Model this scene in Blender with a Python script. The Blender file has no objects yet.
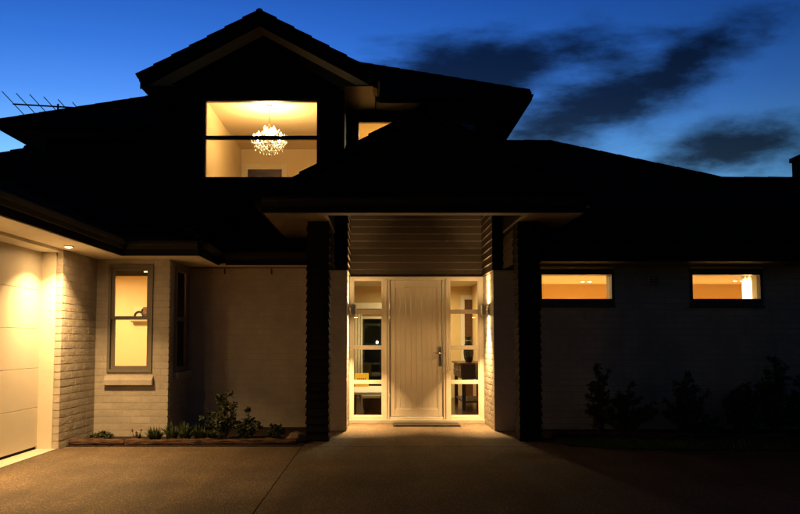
import bpy, bmesh, math, random
from mathutils import Vector, Matrix, noise
R = math.radians
rnd = random.Random(7)
sc = bpy.context.scene
COL = sc.collection

# ------------------------------------------------------------------ camera
cam_d = bpy.data.cameras.new('camera')
cam_d.sensor_width = 36.0
cam_d.lens = 750 / 800 * 36.0
cam_d.shift_x = (400 - 378) / 800
cam_d.shift_y = (293.8 - 257) / 800
cam_d.clip_end = 3000
cam = bpy.data.objects.new('camera', cam_d)
COL.objects.link(cam)
cam.location = (0, 0, 1.2)
cam.rotation_euler = (R(93.6), 0, 0)
sc.camera = cam

# ------------------------------------------------------------------ world: twilight sky after sunset, glow behind the house
SKY_STRENGTH = 0.70
SUN_ELEV = 2.0
SUN_AZ = -16.0          # degrees from +Y towards +X
world = bpy.data.worlds.new('World')
sc.world = world
world.use_nodes = True
wt = world.node_tree
wt.nodes.clear()
def WN(t, **k):
    n = wt.nodes.new(t)
    for a, b in k.items():
        setattr(n, a, b)
    return n
def WL(a, b): wt.links.new(a, b)
def wmath(op, a, b=None, c=None, clamp=False):
    n = WN('ShaderNodeMath', operation=op, use_clamp=clamp)
    for i, v in enumerate((a, b, c)):
        if v is None: continue
        if isinstance(v, (int, float)): n.inputs[i].default_value = v
        else: WL(v, n.inputs[i])
    return n.outputs[0]
wout = WN('ShaderNodeOutputWorld')
wbg = WN('ShaderNodeBackground')
WL(wbg.outputs[0], wout.inputs[0])
sky = WN('ShaderNodeTexSky', sky_type='NISHITA')
sky.sun_disc = False
sky.sun_elevation = R(SUN_ELEV)
sky.sun_rotation = R(SUN_AZ)
sky.altitude = 50
sky.air_density = 1.0
sky.dust_density = 0.1
sky.ozone_density = 3.0
tc = WN('ShaderNodeTexCoord')
sep = WN('ShaderNodeSeparateXYZ'); WL(tc.outputs['Generated'], sep.inputs[0])
# clouds: noise streaked along the wind, gathered in a few drifting banks (azimuth / elevation of their centres)
cx, cy, cz = sep.outputs
def cloud_bank(az, el, half_len, half_wid, tilt):
    d = Vector((math.sin(az) * math.cos(el), math.cos(az) * math.cos(el), math.sin(el)))
    right = Vector((math.cos(az), -math.sin(az), 0))
    up = right.cross(d)
    a = right * math.cos(tilt) + up * math.sin(tilt)
    b = -right * math.sin(tilt) + up * math.cos(tilt)
    def dot(v):
        n = WN('ShaderNodeVectorMath', operation='DOT_PRODUCT')
        WL(tc.outputs['Generated'], n.inputs[0]); n.inputs[1].default_value = v
        return n.outputs['Value']
    ua = wmath('DIVIDE', dot(a), half_len)
    ub = wmath('DIVIDE', dot(b), half_wid)
    r2 = wmath('ADD', wmath('MULTIPLY', ua, ua), wmath('MULTIPLY', ub, ub))
    m = wmath('SUBTRACT', 1.0, wmath('SQRT', r2), clamp=False)
    front = wmath('GREATER_THAN', dot(d), 0.0)
    return wmath('MULTIPLY', m, front)
def bank_px(px, py, hl, hw, tilt):
    u = (px - 378) / 750; v = (341 - py) / 750
    az = math.atan2(u, 1); el = math.atan2(v, math.hypot(u, 1))
    k = 1 / 750 / math.sqrt(1 + u * u + v * v)
    return cloud_bank(az, el, hl * k, hw * k, R(tilt))
banks = [bank_px(585, 108, 150, 62, 22), bank_px(690, 58, 120, 44, 28), bank_px(728, 150, 105, 40, 8),
         bank_px(470, 66, 190, 46, 4)]
acc = banks[0]
for b in banks[1:]:
    acc = wmath('SMOOTH_MAX', acc, b, 0.25)
def wnoise(scale, stretch, detail, rot):
    mp = WN('ShaderNodeMapping'); mp.inputs['Rotation'].default_value = rot
    mp.inputs['Scale'].default_value = stretch
    WL(tc.outputs['Generated'], mp.inputs[0])
    n = WN('ShaderNodeTexNoise'); n.inputs['Scale'].default_value = scale
    n.inputs['Detail'].default_value = detail; n.inputs['Roughness'].default_value = 0.6
    WL(mp.outputs[0], n.inputs['Vector'])
    return n.outputs['Fac']
n1 = wnoise(15.0, (0.42, 1.0, 1.15), 8.0, (0, R(27), 0))
n2 = wnoise(40.0, (0.16, 0.6, 1.1), 6.0, (0, R(30), 0))
dens = wmath('ADD', wmath('MULTIPLY', acc, 0.72), wmath('ADD', wmath('MULTIPLY', n1, 1.15), wmath('MULTIPLY', n2, 0.50)))
cr = WN('ShaderNodeMapRange', interpolation_type='SMOOTHSTEP')
cr.inputs['From Min'].default_value = 0.78; cr.inputs['From Max'].default_value = 1.40
WL(dens, cr.inputs['Value'])
cloud_mul = WN('ShaderNodeMix', data_type='RGBA', blend_type='MIX')
cloud_mul.inputs[6].default_value = (1, 1, 1, 1)
cloud_mul.inputs[7].default_value = (0.13, 0.095, 0.088, 1)      # unlit cloud: greyer and far dimmer than the sky behind it
WL(cr.outputs[0], cloud_mul.inputs[0])
mulc = WN('ShaderNodeMix', data_type='RGBA', blend_type='MULTIPLY')
mulc.inputs[0].default_value = 1.0
WL(sky.outputs[0], mulc.inputs[6]); WL(cloud_mul.outputs[2], mulc.inputs[7])
# dusk: the day sky fades quickly with height and with the angle away from the afterglow
el = wmath('ARCSINE', cz)
ramp = WN('ShaderNodeValToRGB'); ramp.color_ramp.interpolation = 'LINEAR'
WL(wmath('DIVIDE', el, math.pi / 2, clamp=True), ramp.inputs[0])
stops = [(0, .60, .80, .75), (11, .42, .66, .92), (14, .33, .53, .80), (17.5, .20, .38, .74), (21, .12, .29, .66), (24.5, .085, .23, .57), (32, .075, .13, .32), (50, .045, .08, .17), (90, .02, .04, .10)]
els = ramp.color_ramp.elements
while len(els) > 1: els.remove(els[-1])
els[0].position = 0; els[0].color = (*stops[0][1:], 1)
for d_, r_, g_, b_ in stops[1:]:
    e_ = els.new(d_ / 90); e_.color = (r_, g_, b_, 1)
glow = WN('ShaderNodeVectorMath', operation='DOT_PRODUCT'); WL(tc.outputs['Generated'], glow.inputs[0])
glow.inputs[1].default_value = (math.sin(R(SUN_AZ)), math.cos(R(SUN_AZ)), 0)
gl = wmath('ADD', 0.08, wmath('MULTIPLY', 1.0, wmath('POWER', wmath('MULTIPLY', wmath('ADD', glow.outputs['Value'], 1.0), 0.5), 4.8)))
dusk = WN('ShaderNodeVectorMath', operation='SCALE'); WL(ramp.outputs[0], dusk.inputs[0]); WL(gl, dusk.inputs['Scale'])
mul2 = WN('ShaderNodeMix', data_type='RGBA', blend_type='MULTIPLY'); mul2.inputs[0].default_value = 1.0
WL(mulc.outputs[2], mul2.inputs[6]); WL(dusk.outputs[0], mul2.inputs[7])
WL(mul2.outputs[2], wbg.inputs[0])
wbg.inputs[1].default_value = SKY_STRENGTH

sc.view_settings.view_transform = 'Standard'
sc.view_settings.look = 'None'
sc.view_settings.exposure = 0
sc.view_settings.gamma = 1
sc.view_settings.use_curve_mapping = False
sc.render.engine = 'CYCLES'
sc.cycles.use_denoising = True
sc.cycles.max_bounces = 8
sc.cycles.diffuse_bounces = 4
sc.cycles.transparent_max_bounces = 12
sc.cycles.sample_clamp_indirect = 6
sc.cycles.caustics_reflective = False
sc.cycles.caustics_refractive = False

SOFT = (1.0, 0.84, 0.50)       # paler indoor lamps
WARM = (1.0, 0.605, 0.245)       # halogen / tungsten as this white balance shows it
# lamp powers (watts), one place
P_GARAGE = 55
P_WALL_UP, P_WALL_DOWN = 9.5, 44.0
P_CHAND = 88
P_BAY, P_HALL, P_RIGHT, P_SMALL = 85, 46, 100, 55

# ------------------------------------------------------------------ materials
def mat(name, col, rough=0.7, var=0.12, scale=6.0, bump=0.0, bscale=40.0, spec=0.3, metal=0.0, emit=None, estr=0.0, stretch=(1, 1, 1), objvar=0.0, bdist=0.01):
    m = bpy.data.materials.new(name); m.use_nodes = True
    nt = m.node_tree; b = nt.nodes['Principled BSDF']
    b.inputs['Roughness'].default_value = rough
    b.inputs['Specular IOR Level'].default_value = spec
    b.inputs['Metallic'].default_value = metal
    b.inputs['Base Color'].default_value = (*col, 1)
    if emit:
        b.inputs['Emission Color'].default_value = (*emit, 1); b.inputs['Emission Strength'].default_value = estr
    geo = nt.nodes.new('ShaderNodeNewGeometry')
    mp = nt.nodes.new('ShaderNodeMapping'); mp.inputs['Scale'].default_value = stretch
    nt.links.new(geo.outputs['Position'], mp.inputs[0])
    if var:
        n = nt.nodes.new('ShaderNodeTexNoise'); n.inputs['Scale'].default_value = scale; n.inputs['Detail'].default_value = 6
        n.inputs['Roughness'].default_value = 0.65
        nt.links.new(mp.outputs[0], n.inputs['Vector'])
        mr = nt.nodes.new('ShaderNodeMapRange'); mr.inputs['From Min'].default_value = 0.3; mr.inputs['From Max'].default_value = 0.7
        mr.inputs['To Min'].default_value = 1 - var; mr.inputs['To Max'].default_value = 1 + var
        nt.links.new(n.outputs['Fac'], mr.inputs['Value'])
        src = mr.outputs[0]
        if objvar:
            oi = nt.nodes.new('ShaderNodeObjectInfo')
            m2 = nt.nodes.new('ShaderNodeMapRange'); m2.inputs['To Min'].default_value = 1 - objvar; m2.inputs['To Max'].default_value = 1 + objvar
            nt.links.new(oi.outputs['Random'], m2.inputs['Value'])
            mm = nt.nodes.new('ShaderNodeMath'); mm.operation = 'MULTIPLY'
            nt.links.new(src, mm.inputs[0]); nt.links.new(m2.outputs[0], mm.inputs[1]); src = mm.outputs[0]
        vm = nt.nodes.new('ShaderNodeVectorMath'); vm.operation = 'SCALE'
        vm.inputs[0].default_value = col
        nt.links.new(src, vm.inputs['Scale'])
        nt.links.new(vm.outputs[0], b.inputs['Base Color'])
    if bump:
        n = nt.nodes.new('ShaderNodeTexNoise'); n.inputs['Scale'].default_value = bscale; n.inputs['Detail'].default_value = 5
        nt.links.new(mp.outputs[0], n.inputs['Vector'])
        bp = nt.nodes.new('ShaderNodeBump'); bp.inputs['Strength'].default_value = bump; bp.inputs['Distance'].default_value = bdist
        nt.links.new(n.outputs['Fac'], bp.inputs['Height'])
        nt.links.new(bp.outputs[0], b.inputs['Normal'])
    return m
def glass_mat():
    m = bpy.data.materials.new('clear_glass'); m.use_nodes = True
    nt = m.node_tree; nt.nodes.clear()
    o = nt.nodes.new('ShaderNodeOutputMaterial'); mx = nt.nodes.new('ShaderNodeMixShader')
    t = nt.nodes.new('ShaderNodeBsdfTransparent'); t.inputs[0].default_value = (0.96, 0.97, 0.96, 1)
    g = nt.nodes.new('ShaderNodeBsdfGlossy'); g.inputs['Roughness'].default_value = 0.0
    f = nt.nodes.new('ShaderNodeFresnel'); f.inputs[0].default_value = 1.45
    nt.links.new(f.outputs[0], mx.inputs[0]); nt.links.new(t.outputs[0], mx.inputs[1]); nt.links.new(g.outputs[0], mx.inputs[2])
    nt.links.new(mx.outputs[0], o.inputs[0])
    return m
def aggregate_mat():
    m = bpy.data.materials.new('exposed_aggregate'); m.use_nodes = True
    nt = m.node_tree; b = nt.nodes['Principled BSDF']
    b.inputs['Roughness'].default_value = 0.75; b.inputs['Specular IOR Level'].default_value = 0.35
    geo = nt.nodes.new('ShaderNodeNewGeometry')
    v = nt.nodes.new('ShaderNodeTexVoronoi'); v.inputs['Scale'].default_value = 95; v.inputs['Randomness'].default_value = 1
    nt.links.new(geo.outputs['Position'], v.inputs['Vector'])
    n = nt.nodes.new('ShaderNodeTexNoise'); n.inputs['Scale'].default_value = 1.3; n.inputs['Detail'].default_value = 7
    nt.links.new(geo.outputs['Position'], n.inputs['Vector'])
    ramp = nt.nodes.new('ShaderNodeValToRGB')
    e = ramp.color_ramp.elements
    e[0].position = 0.0; e[0].color = (0.070, 0.046, 0.025, 1)
    e[1].position = 1.0; e[1].color = (0.22, 0.15, 0.085, 1)
    k = e.new(0.45); k.color = (0.102, 0.068, 0.037, 1)
    k = e.new(0.8); k.color = (0.132, 0.09, 0.05, 1)
    sp = nt.nodes.new('ShaderNodeSeparateColor'); nt.links.new(v.outputs['Color'], sp.inputs[0])
    nt.links.new(sp.outputs[0], ramp.inputs[0])
    mr = nt.nodes.new('ShaderNodeMapRange'); mr.inputs['From Min'].default_value = .3; mr.inputs['From Max'].default_value = .7
    mr.inputs['To Min'].default_value = .68; mr.inputs['To Max'].default_value = 1.22
    nt.links.new(n.outputs['Fac'], mr.inputs['Value'])
    vm = nt.nodes.new('ShaderNodeVectorMath'); vm.operation = 'SCALE'
    # worn wheel tracks along the drive and blotchy damp patches
    mp = nt.nodes.new('ShaderNodeMapping'); mp.inputs['Scale'].default_value = (1.7, 0.22, 1); nt.links.new(geo.outputs['Position'], mp.inputs[0])
    n2_ = nt.nodes.new('ShaderNodeTexNoise'); n2_.inputs['Scale'].default_value = 1.6; n2_.inputs['Detail'].default_value = 5; nt.links.new(mp.outputs[0], n2_.inputs['Vector'])
    mr2 = nt.nodes.new('ShaderNodeMapRange'); mr2.inputs['From Min'].default_value = .35; mr2.inputs['From Max'].default_value = .65
    mr2.inputs['To Min'].default_value = .72; mr2.inputs['To Max'].default_value = 1.12; nt.links.new(n2_.outputs['Fac'], mr2.inputs['Value'])
    mm = nt.nodes.new('ShaderNodeMath'); mm.operation = 'MULTIPLY'; nt.links.new(mr.outputs[0], mm.inputs[0]); nt.links.new(mr2.outputs[0], mm.inputs[1])
    nt.links.new(ramp.outputs[0], vm.inputs[0]); nt.links.new(mm.outputs[0], vm.inputs['Scale'])
    nt.links.new(vm.outputs[0], b.inputs['Base Color'])
    bp = nt.nodes.new('ShaderNodeBump'); bp.inputs['Strength'].default_value = 0.8; bp.inputs['Distance'].default_value = 0.007; bp.invert = True
    nt.links.new(v.outputs['Distance'], bp.inputs['Height'])
    nt.links.new(bp.outputs[0], b.inputs['Normal'])
    return m
M = {}
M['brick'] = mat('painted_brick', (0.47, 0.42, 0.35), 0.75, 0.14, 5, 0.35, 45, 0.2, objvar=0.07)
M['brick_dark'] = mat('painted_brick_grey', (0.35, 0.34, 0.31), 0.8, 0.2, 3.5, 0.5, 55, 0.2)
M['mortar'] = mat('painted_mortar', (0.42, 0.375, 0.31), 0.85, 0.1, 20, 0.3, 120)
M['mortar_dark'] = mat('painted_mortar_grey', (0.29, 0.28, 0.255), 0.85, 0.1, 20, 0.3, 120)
M['board'] = mat('dark_weatherboard', (0.055, 0.042, 0.031), 0.45, 0.22, 14, 0.15, 60, 0.4, stretch=(1, 1, 6), objvar=0.12)
M['board_black'] = mat('black_weatherboard', (0.012, 0.0105, 0.009), 0.75, 0.2, 14, 0.15, 60, 0.06, objvar=0.12)
M['roof'] = mat('dark_roof_tile', (0.010, 0.0098, 0.010), 0.85, 0.25, 8, 0.4, 60, 0.02)
M['fascia'] = mat('dark_fascia', (0.010, 0.009, 0.008), 0.65, 0.1, 5, 0, 1, 0.08)
M['gutter'] = mat('dark_gutter', (0.016, 0.0125, 0.010), 0.55, 0.1, 5, 0, 1, 0.15)
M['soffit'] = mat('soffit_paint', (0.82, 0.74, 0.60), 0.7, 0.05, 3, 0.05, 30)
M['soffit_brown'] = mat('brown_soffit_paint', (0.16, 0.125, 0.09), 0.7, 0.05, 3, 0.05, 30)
M['jamb'] = mat('cream_plaster', (0.72, 0.66, 0.53), 0.7, 0.04, 3, 0.08, 60)
M['garage'] = mat('garage_door_paint', (0.52, 0.47, 0.385), 0.5, 0.04, 3, 0.06, 300, 0.4)
M['door'] = mat('cream_door_paint', (0.60, 0.54, 0.43), 0.8, 0.06, 3, 0.03, 80, 0.06)
M['frame_white'] = mat('cream_frame_paint', (0.62, 0.56, 0.45), 0.45, 0.04, 4, 0.03, 80, 0.45)
M['frame_taupe'] = mat('taupe_aluminium', (0.20, 0.175, 0.14), 0.45, 0.05, 5, 0, 1, 0.45)
M['frame_dark'] = mat('dark_bronze_aluminium', (0.045, 0.035, 0.028), 0.45, 0.08, 5, 0, 1, 0.45)
M['steel'] = mat('brushed_steel', (0.6, 0.57, 0.52), 0.28, 0.05, 30, 0, 1, 0.5, metal=1.0)
M['concrete'] = mat('smooth_concrete', (0.42, 0.38, 0.31), 0.8, 0.12, 5, 0.2, 60)
M['drive'] = aggregate_mat()
M['soil'] = mat('bark_mulch_soil', (0.045, 0.032, 0.022), 0.95, 0.4, 30, 0.9, 45, 0.1, bdist=0.03)
M['earth'] = mat('dark_ground', (0.06, 0.065, 0.035), 0.95, 0.3, 2, 0.4, 30, 0.1)
M['grass'] = mat('lawn_grass', (0.06, 0.11, 0.028), 0.7, 0.3, 8, 0, 1, 0.2)
M['leaf'] = mat('shrub_leaf', (0.05, 0.068, 0.026), 0.5, 0.4, 14, 0, 1, 0.4)
M['leaf2'] = mat('strappy_leaf', (0.045, 0.062, 0.024), 0.5, 0.35, 14, 0, 1, 0.35)
M['bark'] = mat('brown_stem', (0.09, 0.06, 0.04), 0.85, 0.3, 30, 0.4, 60)
M['log'] = mat('weathered_timber', (0.068, 0.038, 0.026), 0.9, 1.0, 22, 1.0, 30, 0.1, stretch=(0.3, 1, 2.6), bdist=0.03)
M['rock'] = mat('brown_rock', (0.15, 0.10, 0.065), 0.9, 0.35, 8, 0.8, 14, 0.2, bdist=0.03)
M['flower'] = mat('red_flower', (0.13, 0.02, 0.015), 0.7, 0.2)
M['mat_fibre'] = mat('coir_mat', (0.03, 0.022, 0.016), 0.95, 0.3, 60, 0.8, 200)
M['rubber'] = mat('black_rubber', (0.012, 0.011, 0.01), 0.8, 0.1)
M['wall_in'] = mat('warm_interior_paint', (0.80, 0.66, 0.41), 0.7, 0.03, 3)
M['wall_gold'] = mat('gold_interior_paint', (0.72, 0.50, 0.22), 0.7, 0.03, 3)
M['ceil_in'] = mat('cream_ceiling_paint', (0.80, 0.67, 0.43), 0.75, 0.02, 3)
M['trim_in'] = mat('cream_trim_paint', (0.78, 0.70, 0.53), 0.5, 0.02, 3)
M['floor_in'] = mat('brown_floor', (0.16, 0.085, 0.04), 0.35, 0.3, 6, 0, 1, 0.5, stretch=(8, 1, 1))
M['floor_dark'] = mat('dark_hall_floor', (0.035, 0.018, 0.010), 0.25, 0.3, 6, 0, 1, 0.5, stretch=(8, 1, 1))
M['dark_wood'] = mat('dark_stained_wood', (0.028, 0.012, 0.007), 0.4, 0.35, 10, 0, 1, 0.5, stretch=(1, 1, 5))
M['red_wood'] = mat('red_brown_wood', (0.12, 0.045, 0.016), 0.4, 0.3, 10, 0, 1, 0.5, stretch=(1, 1, 5))
M['vase'] = mat('black_glazed_ceramic', (0.012, 0.01, 0.009), 0.15, 0.2, 10, 0, 1, 0.6)
M['vase_band'] = mat('grey_glaze', (0.30, 0.27, 0.22), 0.3, 0.2, 30)
M['yellow'] = mat('yellow_card', (0.85, 0.55, 0.04), 0.6, 0.05)
M['red_print'] = mat('red_print', (0.55, 0.09, 0.02), 0.6, 0.05)
M['curtain'] = mat('cream_curtain', (0.80, 0.70, 0.48), 0.85, 0.05, 20)
M['blind'] = mat('brown_blind', (0.10, 0.06, 0.03), 0.8, 0.1, 40)
M['iron'] = mat('black_iron', (0.012, 0.011, 0.01), 0.5, 0.1)
M['wicker'] = mat('brown_wicker', (0.16, 0.09, 0.045), 0.8, 0.4, 60, 0.6, 90)
M['alu_grey'] = mat('aerial_aluminium', (0.10, 0.10, 0.105), 0.5, 0.1, metal=0.6)
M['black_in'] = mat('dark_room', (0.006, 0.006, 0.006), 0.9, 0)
M['glass'] = glass_mat()
M['crystal'] = None
M['lens'] = mat('lit_lens', (0.9, 0.8, 0.6), 0.5, 0, emit=(1.0, 0.78, 0.42), estr=14)
M['bulb'] = mat('lit_bulb', (0.9, 0.8, 0.6), 0.5, 0, emit=(1.0, 0.74, 0.36), estr=60)
M['spark'] = mat('lamp_glint', (0.9, 0.8, 0.6), 0.5, 0, emit=(1.0, 0.9, 0.75), estr=5)  # emission imitating a lamp reflected in the hall's dark pane
M['chimney'] = mat('chimney_brick', (0.012, 0.010, 0.009), 0.95, 0.2, 8, 0.5, 40, 0.02)
def fabric_mat():
    m = bpy.data.materials.new('sheer_brown_fabric'); m.use_nodes = True
    nt = m.node_tree; nt.nodes.clear()
    o = nt.nodes.new('ShaderNodeOutputMaterial'); mx = nt.nodes.new('ShaderNodeMixShader'); mx.inputs[0].default_value = .5
    d = nt.nodes.new('ShaderNodeBsdfDiffuse'); d.inputs[0].default_value = (.25, .17, .09, 1)
    t = nt.nodes.new('ShaderNodeBsdfTranslucent'); t.inputs[0].default_value = (.30, .19, .09, 1)
    nt.links.new(d.outputs[0], mx.inputs[1]); nt.links.new(t.outputs[0], mx.inputs[2]); nt.links.new(mx.outputs[0], o.inputs[0])
    return m
M['sheer'] = fabric_mat()
def crystal_mat():
    m = bpy.data.materials.new('cut_crystal'); m.use_nodes = True
    b = m.node_tree.nodes['Principled BSDF']
    b.inputs['Base Color'].default_value = (1.0, 0.97, 0.90, 1); b.inputs['Roughness'].default_value = 0.08
    b.inputs['Transmission Weight'].default_value = 0.35; b.inputs['Specular IOR Level'].default_value = 0.9
    return m
M['crystal'] = crystal_mat()

# ------------------------------------------------------------------ mesh helpers
class MB:
    def __init__(s): s.v = []; s.f = []
    def add(s, vs, fs):
        k = len(s.v); s.v += [tuple(p) for p in vs]; s.f += [tuple(i + k for i in f) for f in fs]; return s
    def box(s, x0, x1, y0, y1, z0, z1):
        return s.add([(x0, y0, z0), (x1, y0, z0), (x1, y1, z0), (x0, y1, z0), (x0, y0, z1), (x1, y0, z1), (x1, y1, z1), (x0, y1, z1)],
                     [(0, 3, 2, 1), (4, 5, 6, 7), (0, 1, 5, 4), (1, 2, 6, 5), (2, 3, 7, 6), (3, 0, 4, 7)])
    def tube(s, pts, rad, seg=8, cap=True):
        pts = [Vector(p) for p in pts]; n = len(pts)
        rads = rad if isinstance(rad, (list, tuple)) else [rad] * n
        rings = []
        prev = None
        for i, p in enumerate(pts):
            t = (pts[min(i + 1, n - 1)] - pts[max(i - 1, 0)]).normalized()
            if prev is None:
                a = Vector((0, 0, 1)) if abs(t.z) < 0.9 else Vector((1, 0, 0))
                u = t.cross(a).normalized()
            else:
                u = (prev - t * prev.dot(t)).normalized()
            prev = u; w = t.cross(u)
            rings.append([p + (u * math.cos(2 * math.pi * k / seg) + w * math.sin(2 * math.pi * k / seg)) * rads[i] for k in range(seg)])
        vs = [q for r in rings for q in r]
        fs = [(i * seg + k, i * seg + (k + 1) % seg, (i + 1) * seg + (k + 1) % seg, (i + 1) * seg + k) for i in range(n - 1) for k in range(seg)]
        if cap: fs += [tuple(range(seg))[::-1], tuple((n - 1) * seg + k for k in range(seg))]
        return s.add(vs, fs)
    def lathe(s, prof, c=(0, 0, 0), seg=20):
        n = len(prof); vs = []
        for r, z in prof:
            for k in range(seg):
                a = 2 * math.pi * k / seg; vs.append((c[0] + r * math.cos(a), c[1] + r * math.sin(a), c[2] + z))
        fs = [(i * seg + k, i * seg + (k + 1) % seg, (i + 1) * seg + (k + 1) % seg, (i + 1) * seg + k) for i in range(n - 1) for k in range(seg)]
        fs += [tuple(range(seg))[::-1], tuple((n - 1) * seg + k for k in range(seg))]
        return s.add(vs, fs)
    def build(s, name, m, parent=None, bevel=0, smooth=False):
        me = bpy.data.meshes.new(name); me.from_pydata(s.v, [], s.f)
        if bevel:
            bm = bmesh.new(); bm.from_mesh(me)
            bmesh.ops.bevel(bm, geom=bm.edges[:], offset=bevel, segments=2, affect='EDGES', profile=0.6)
            bm.to_mesh(me); bm.free()
        if smooth:
            for p in me.polygons: p.use_smooth = True
        me.materials.append(M[m] if isinstance(m, str) else m)
        o = bpy.data.objects.new(name, me); COL.objects.link(o)
        if parent: o.parent = parent
        return o
def bx(name, m, parent, x0, x1, y0, y1, z0, z1, bevel=0):
    return MB().box(x0, x1, y0, y1, z0, z1).build(name, m, parent, bevel)
def tag(o, label=None, cat=None, group=None, kind=None):
    for k, v in (('label', label), ('category', cat), ('group', group), ('kind', kind)):
        if v: o[k] = v
    return o
def empty(name, loc, label=None, cat=None, group=None, parent=None):
    o = bpy.data.objects.new(name, None); COL.objects.link(o); o.location = loc; o.empty_display_size = 0.2
    if parent: o.parent = parent
    return tag(o, label, cat, group)
def inst(name, me, parent, loc, scale=(1, 1, 1), rotz=0, m=None):
    o = bpy.data.objects.new(name, me); COL.objects.link(o)
    o.location = loc; o.scale = scale; o.rotation_euler = (0, 0, rotz)
    if parent: o.parent = parent
    return o
def grid_wall(name, m, parent, axis, u0, u1, z0, z1, t0, t1, holes=()):
    """solid wall slab with rectangular openings; axis 'x': u=x, thickness in y; axis 'y': u=y, thickness in x"""
    us = sorted({u0, u1, *[h for q in holes for h in q[:2] if u0 < h < u1]})
    zs = sorted({z0, z1, *[h for q in holes for h in q[2:] if z0 < h < z1]})
    def solid(i, j):
        if i < 0 or j < 0 or i >= len(us) - 1 or j >= len(zs) - 1: return False
        cu = (us[i] + us[i + 1]) / 2; cz_ = (zs[j] + zs[j + 1]) / 2
        return not any(q[0] < cu < q[1] and q[2] < cz_ < q[3] for q in holes)
    P = (lambda u, t, z: (u, t, z)) if axis == 'x' else (lambda u, t, z: (t, u, z))
    b = MB()
    for i in range(len(us) - 1):
        for j in range(len(zs) - 1):
            if not solid(i, j): continue
            a0, a1, c0, c1 = us[i], us[i + 1], zs[j], zs[j + 1]
            b.add([P(a0, t0, c0), P(a1, t0, c0), P(a1, t0, c1), P(a0, t0, c1)], [(0, 1, 2, 3)])
            b.add([P(a0, t1, c0), P(a1, t1, c0), P(a1, t1, c1), P(a0, t1, c1)], [(3, 2, 1, 0)])
            if not solid(i - 1, j): b.add([P(a0, t0, c0), P(a0, t1, c0), P(a0, t1, c1), P(a0, t0, c1)], [(3, 2, 1, 0)])
            if not solid(i + 1, j): b.add([P(a1, t0, c0), P(a1, t1, c0), P(a1, t1, c1), P(a1, t0, c1)], [(0, 1, 2, 3)])
            if not solid(i, j - 1): b.add([P(a0, t0, c0), P(a1, t0, c0), P(a1, t1, c0), P(a0, t1, c0)], [(3, 2, 1, 0)])
            if not solid(i, j + 1): b.add([P(a0, t0, c1), P(a1, t0, c1), P(a1, t1, c1), P(a0, t1, c1)], [(0, 1, 2, 3)])
    return b.build(name, m, parent)

# painted bricks: six uneven brick meshes, unit length along x, faces towards -y
def brick_mesh(seed, depth=0.07):
    r = random.Random(seed)
    nx, nz = 4, 2
    vs, fs = [], []
    e = 0.0035
    for j in range(nz + 1):
        for i in range(nx + 1):
            x = i / nx; z = j / nz
            edge = i in (0, nx) or j in (0, nz)
            y = -0.0 + (0.0008 if edge else 0.0) + r.uniform(-0.0005, 0.0005)
            if i == 0: x += 0.004 * r.random()
            if i == nx: x -= 0.004 * r.random()
            if 0 < i < nx: x += r.uniform(-.03, .03)
            if j == 0: z += r.uniform(0, .04)
            if j == nz: z -= r.uniform(0, .04)
            vs.append((x, y, z))
    w = nx + 1
    for j in range(nz):
        for i in range(nx):
            a = j * w + i; fs.append((a, a + 1, a + 1 + w, a + w))
    k = len(vs)
    ring = [i for i in range(w)] + [j * w + nx for j in range(1, nz + 1)] + [nz * w + i for i in range(nx - 1, -1, -1)] + [j * w for j in range(nz - 1, 0, -1)]
    for q in ring: vs.append((vs[q][0], depth, vs[q][2]))
    n = len(ring)
    for q in range(n): fs.append((ring[q], k + q, k + (q + 1) % n, ring[(q + 1) % n]))
    return vs, fs
BRICKS = [brick_mesh(s) for s in range(6)]
BRICK_ME = {}
def brick_me(i, m):
    if (i, m) not in BRICK_ME:
        me = bpy.data.meshes.new('brick'); me.from_pydata(BRICKS[i][0], [], BRICKS[i][1]); me.materials.append(M[m]); BRICK_ME[(i, m)] = me
    return BRICK_ME[(i, m)]
def brickwork(parent, origin, rotz, length, z0, z1, holes=(), m='brick', single=True, offset=0.0, seed=1, pitch=0.24, course=0.0855, gap=0.008):
    r = random.Random(seed)
    rects = []
    z = z0; row = 0
    while z < z1 - 0.02:
        zt = min(z + course - gap, z1)
        u = -((row % 2) * pitch / 2 + offset) % pitch - pitch
        while u < length:
            a, b = max(u, 0), min(u + pitch - gap, length)
            if b - a > 0.015:
                segs = [(a, b, z, zt)]
                for h in holes:
                    out = []
                    for (p, q, s, t) in segs:
                        if q <= h[0] or p >= h[1] or t <= h[2] or s >= h[3]: out.append((p, q, s, t)); continue
                        if p < h[0] - .01: out.append((p, h[0], s, t))
                        if q > h[1] + .01: out.append((h[1], q, s, t))
                        if s < h[2] - .01: out.append((max(p, h[0]), min(q, h[1]), s, h[2]))
                        if t > h[3] + .01: out.append((max(p, h[0]), min(q, h[1]), h[3], t))
                    segs = out
                rects += segs
            u += pitch
        z += course; row += 1
    c, s_ = math.cos(rotz), math.sin(rotz)
    big = MB()
    for (a, b, zl, zh) in rects:
        i = r.randrange(6); dy = r.uniform(-0.0009, 0.0009)
        if single:
            inst('brick', brick_me(i, m), parent, (origin[0] + c * a - s_ * dy, origin[1] + s_ * a + c * dy, zl), (b - a, 1, zh - zl), rotz)
        else:
            vs = []
            for (x, y, z_) in BRICKS[i][0]:
                lx = a + x * (b - a); ly = y + dy
                vs.append((origin[0] + c * lx - s_ * ly, origin[1] + s_ * lx + c * ly, zl + z_ * (zh - zl)))
            big.add(vs, BRICKS[i][1])
    if not single:
        o = big.build('brickwork', m, parent); o['kind'] = 'stuff'
    return len(rects)

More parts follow.
